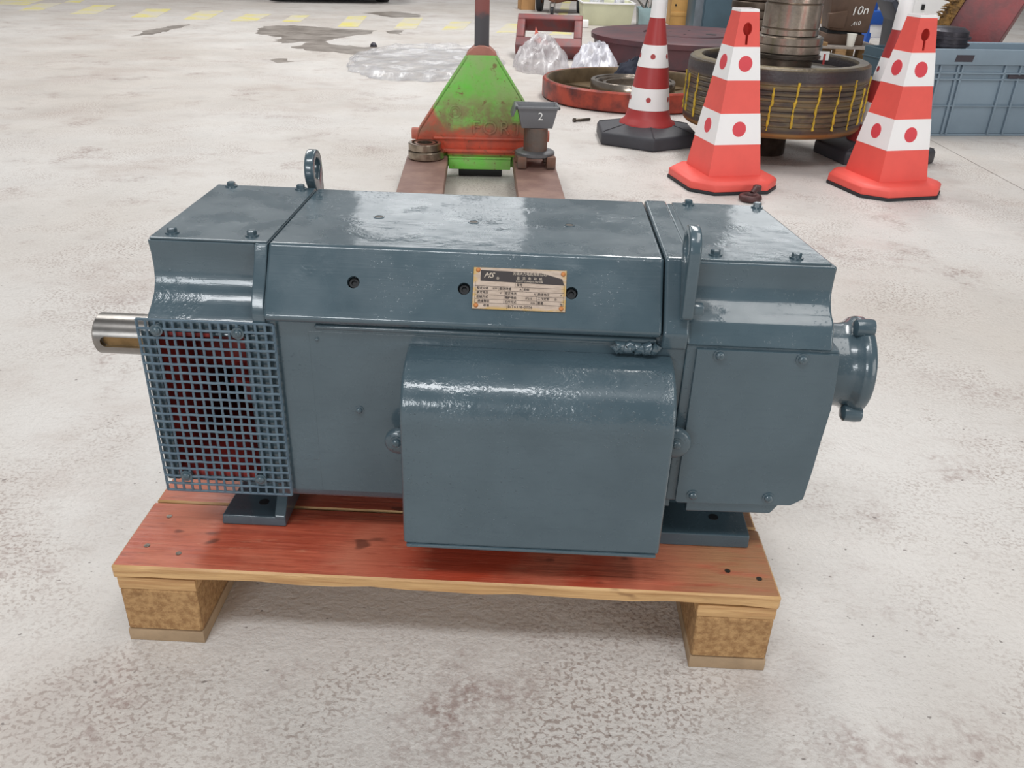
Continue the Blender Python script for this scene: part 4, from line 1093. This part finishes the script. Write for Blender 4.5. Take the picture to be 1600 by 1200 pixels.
# blue machine stand with a white band
BLUE = simple('bright_blue_paint', S(40, 96, 190), 0.4, 0, 0.12, 4)
bs = thing('blue_stand', 'bright blue machine stand behind the brown gearbox', 'machine stand', (4.27, 9.10, 0), 0.1)
MB().box(-.20,.16,-.12,.12,.26,.40).build('tank', BLUE, bs, bevel=.02, seg=3)
MB().box(-.18,.14,-.10,.10,.13,.262).build('white_band', CWHITE, bs, bevel=.01)
for x in (-.19,.13):
    MB().hexa([(x-.02,-.11,0),(x+.03,-.11,0),(x+.03,.1,0),(x-.02,.1,0)], [(x+.05,-.06,.9),(x+.10,-.06,.9),(x+.10,.04,.9),(x+.05,.04,.9)]).build('upright', BLUE, bs, bevel=.006)
MB().box(-.25,.2,-.15,.15,0,.02).build('foot_plate', BLUE, bs)
# white cabinet with dark edge behind the right cone
wc = thing('white_cabinet', 'white sheet metal cabinet behind the right square cone', 'cabinet', (4.13, 8.12, 0), 0.05)
MB().prism([(.0,.40),(.08,.28),(.55,.28),(.55,.95),(-.12,.95),(-.12,.55)], 'y', 0, .45).build('body', CWHITE, wc, bevel=.008)
MB().prism([(-.03,.0),(.07,.0),(.07,.28),(.0,.41),(-.13,.56),(-.17,.53),(-.05,.36)], 'y', .02, .42).build('dark_leg', DKLOAD, wc, bevel=.006)
MB().box(.42,.52,.02,.42,0,.282).build('leg', DKLOAD, wc, bevel=.006)
MB().box(.12,.15,-.012,0.002,.47,.52).build('latch', BLACK, wc)

# ------------------------------------------------------------------ far things along the top edge
# hand cart with two wheels and a caster
cart = thing('hand_cart', 'rusty hand cart on two rubber wheels and a caster behind the frame', 'cart', (0.83, 12.65, 0), -0.15)
RUSTB = simple('rusty_brown_steel', S(128, 84, 62), 0.6, 0.2, 0.2, 14)
for x in (-.30, .30):
    w = MB().lathe([(.10,-.030),(.165,-.038),(.17,-.02),(.17,.02),(.165,.038),(.10,.030)], (x,.10,.171), 'x', 30).build('wheel', RUBBER, cart, smooth=40)
    MB().lathe([(.03,-.045),(.06,-.042),(.06,.042),(.03,.045)], (x,.10,.171), 'x', 18).build('wheel_hub', RUSTB, w)
MB().tube([(-.30,.10,.171),(.30,.10,.171)], .016, 8).build('axle', RUSTB, cart)
MB().tube([(-.22,.05,.20),(0,-.45,.16),(.22,.05,.20)], .018, 8).tube([(-.12,-.2,.18),(.12,-.2,.18)], .014, 8).build('frame', RUSTB, cart)
MB().lathe([(.02,-.02),(.055,-.018),(.055,.018),(.02,.02)], (-.02,-.55,.056), 'x', 22).build('caster_wheel', RUBBER, cart, smooth=40)
MB().box(-.055,-.045,-.58,-.50,.05,.15).box(.005,.015,-.58,-.50,.05,.15).box(-.055,.015,-.58,-.44,.15,.165).build('caster_fork', STEEL, cart)
MB().box(-.30,.30,-.25,.55,.24,.265).build('deck', RUSTB, cart, bevel=.004)
MB().tube([(-.25,.5,.26),(-.25,.62,.95),(.25,.62,.95),(.25,.5,.26)], .017, 8).build('push_handle', RUSTB, cart)
# carton
CARTON = simple('brown_cardboard', S(196, 150, 100), 0.75, 0, 0.08, 6)
cb = thing('carton', 'open brown cardboard carton on the floor left of the cart', 'carton', (0.345, 13.05, 0), 0.25)
MB().box(-.11,.11,-.11,-.104,0,.20).box(-.11,.11,.104,.11,0,.20).box(-.11,-.104,-.11,.11,0,.20).box(.104,.11,-.11,.11,0,.20).box(-.11,.11,-.11,.11,0,.004).build('carton_box', CARTON, cb)
for (a, s) in ((-.6,-1),(.6,1)):
    MB().box(-.11,.11,0,.09,0,.003).xf(Matrix.Translation((0, s*.108, .2)) @ Matrix.Rotation(0 if s > 0 else PI, 4, 'Z') @ Matrix.Rotation(.7, 4, 'X')).build('flap', CARTON, cb)
# pale open containers with wrapped goods
PALEG = simple('pale_greenish_plastic', S(208, 208, 178), 0.4, 0, 0.06, 3)
pb = thing('pale_container', 'pale translucent yellowish container holding wrapped white parcels', 'container', (1.41, 11.05, 0), 0.05)
tub(MB(), (.33,.30), (.30,.27), 0, .27, .008).build('container_body', PALEG, pb, bevel=.005)
for (x0,x1,y0,y1) in ((-.345,.345,-.315,-.295),(-.345,.345,.295,.315),(-.345,-.325,-.315,.315),(.325,.345,-.315,.315)):
    MB().box(x0,x1,y0,y1,.255,.275).build('container_rim', CWHITE, pb, bevel=.003)
for i,(x,y,z,w) in enumerate(((-.12,-.05,.01,.15),(.16,.0,.01,.13))):
    ob = heap('wrapped_parcel', FILM3, ('larger' if i == 0 else 'smaller') + ' wrapped white parcel piled in the pale yellowish container', 'parcel', (1.41+x, 11.05+y, .01), w*.8, .2, .42-.05*i, 2.2+i*4, 26)
GLASSY = simple('pale_aqua_plastic', S(150, 176, 180), 0.25, 0, 0.12, 5)
qb = thing('aqua_container', 'pale aqua plastic tub with steel offcuts behind the maroon disc', 'container', (1.985, 11.00, 0), 0.0)
tub(MB(), (.175,.17), (.155,.15), 0, .22, .006).build('tub_body', GLASSY, qb, bevel=.005)
for k in range(9):
    p = Vector((RND.uniform(-.12,.12), RND.uniform(-.1,.1), .17)); d = Vector((RND.uniform(-.15,.15), RND.uniform(-.1,.1), RND.uniform(.10,.24)))
    MB().tube([p, p+d], .011, 8).build('steel_offcut', STEEL, qb)
ob = MB().box(-.07,.07,-.05,.05,0,.09).build('white_block', CWHITE, None, bevel=.012, seg=3); ob.location = (1.10, 11.0-.55, .001); tag(ob, 'small white block on the floor before the pale container', 'block')
dp = MB().lathe([(.05,0),(.06,.01),(.06,.05),(.03,.06)], n=20).box(-.14,.0,-.02,.02,.015,.04).build('dark_fitting', DKP, None, smooth=40); dp.location = (0.90, 10.75-.35, .001); dp.rotation_euler = (0,0,.2); tag(dp, 'small dark steel fitting lying beside the small white block', 'machine part')
# orange crate boards and teal cabinet
ORB = simple('orange_plywood', S(212, 164, 96), 0.6, 0, 0.08, 5)
ob_ = thing('plywood_box', 'orange plywood box standing left of the teal cabinet', 'box', (2.42, 11.30, 0), 0.0)
MB().box(-.155,.125,-.15,.25,.001,.62).build('box_body', ORB, ob_, bevel=.004)
for z in (.12,.36): MB().box(-.16,.13,-.158,-.149,z,z+.05).build('batten', ORB, ob_, bevel=.002)
for (x, z) in ((.07,.10),(.075,.17),(-.1,.25)): MB().lathe([(.012,-.160),(.012,-.1495)], (x,0,z), 'y', 12).build('bolt_hole', BLACK, ob_)
TEAL = simple('dull_teal_steel', S(74, 98, 112), 0.45, 0.1, 0.1, 3)
tc = thing('steel_cabinet', 'dull teal steel cabinet behind the left square cone', 'cabinet', (2.68, 10.55, 0), 0.03)
MB().box(-.24,.40,-.2,.35,.03,1.2).build('carcass', TEAL, tc, bevel=.006)
MB().box(-.13,.38,-.212,-.199,.06,1.17).build('door', TEAL, tc, bevel=.003)
MB().box(-.245,-.15,-.215,-.199,.04,1.19).build('frame_post', simple('grey_post_paint', S(112, 122, 132), .45), tc, bevel=.003)
MB().box(-.22,.38,-.18,.33,0,.031).build('plinth', BLACK, tc)

# car standing at the far left
CARD = simple('dark_car_paint', S(44, 48, 58), 0.25, 0.2, 0.05, 2, coat=.5)
car = thing('parked_car', 'dark car parked at the far end, only tyres and underside in view', 'car', (-2.52, 12.70, 0), math.radians(15.5))
for x in (-.80, .80):
    for y in (.30, 2.95):
        t = MB().lathe([(.19,-.105),(.30,-.11),(.325,-.085),(.33,0),(.325,.085),(.30,.11),(.19,.105)], (x,y+.33,.331), 'x', 36).build('tyre', RUBBER, car, smooth=40)
        MB().lathe([(.05,-.112),(.19,-.106),(.19,.106),(.05,.112)], (x,y+.33,.331), 'x', 24).build('wheel_rim', GSTEEL, t, smooth=40)
MB().prism([(.02,.30),(.10,.19),(4.05,.19),(4.20,.32),(4.22,.75),(3.4,.92),(2.9,1.42),(1.2,1.45),(.35,.98),(.02,.88)], 'x', -.72, .72).build('body', CARD, car, bevel=.03, seg=3)
for x0, x1 in ((-.90,-.70),(.70,.90)):
    MB().prism([(.02,.52),(.12,.45),(.25,.70),(.63,.78),(1.0,.70),(1.1,.24),(2.85,.24),(2.95,.70),(3.28,.78),(3.62,.70),(3.72,.30),(4.20,.34),(4.22,.75),(3.4,.92),(.35,.95),(.02,.86)], 'x', x0, x1).build('wing_panel', CARD, car, bevel=.02)
MB().box(-.70,.70,.15,4.0,.14,.20).build('underbody', BLACK, car)
MB().prism([(.0,.32),(.05,.24),(.16,.22),(.16,.50),(.0,.50)], 'x', -.88, .88).build('bumper', BLACK, car, bevel=.015)
MB().prism([(.42,1.0),(1.15,1.42),(1.17,1.40),(.47,.985)], 'x', -.62, .62).build('windscreen', simple('dark_glass', S(30, 36, 42), .08), car)

# ------------------------------------------------------------------ small things on the floor
bt = thing('floor_bolt', 'single grey hex bolt lying on the floor by the black cone base', 'bolt', (0.873, 4.39, 0.011), 0.48)
MB().lathe([(.0075,-.045),(.0085,-.043),(.0085,.055),(.0075,.057)], n=14, axis='x').build('shank', STEEL_DARK, bt, smooth=40)
MB().lathe([(.0135,-.060),(.0135,-.046),(.010,-.0448)], n=6, axis='x').build('head', STEEL_DARK, bt)
EYE = simple('dark_maroon_steel', S(92, 62, 62), 0.5, 0.2, 0.2, 20)
ey = thing('ring_bolt', 'dark maroon ring bolt lying in front of the left square cone', 'ring bolt', (1.548, 2.728, 0), 0.2)
MB().tube([(.036*math.cos(t), .036*math.sin(t), .016) for t in [2*PI*i/24 for i in range(24)]], .0145, 10, closed=True).build('ring', EYE, ey, smooth=60)
MB().tube([(.020,.028,.024),(.046,.050,.046)], [.014,.013], 10).lathe([(.018,0),(.019,.004),(.019,.020),(.014,.024)], (.052,.056,.030), 'z', 14).build('shank', EYE, ey, smooth=50)
cp = heap('debris_chip', DKP, 'small dark chip on the floor left of the plastic sheet', 'debris', (-1.011, 7.742, 0.001), .035, .035, .04, 6.6, 8)
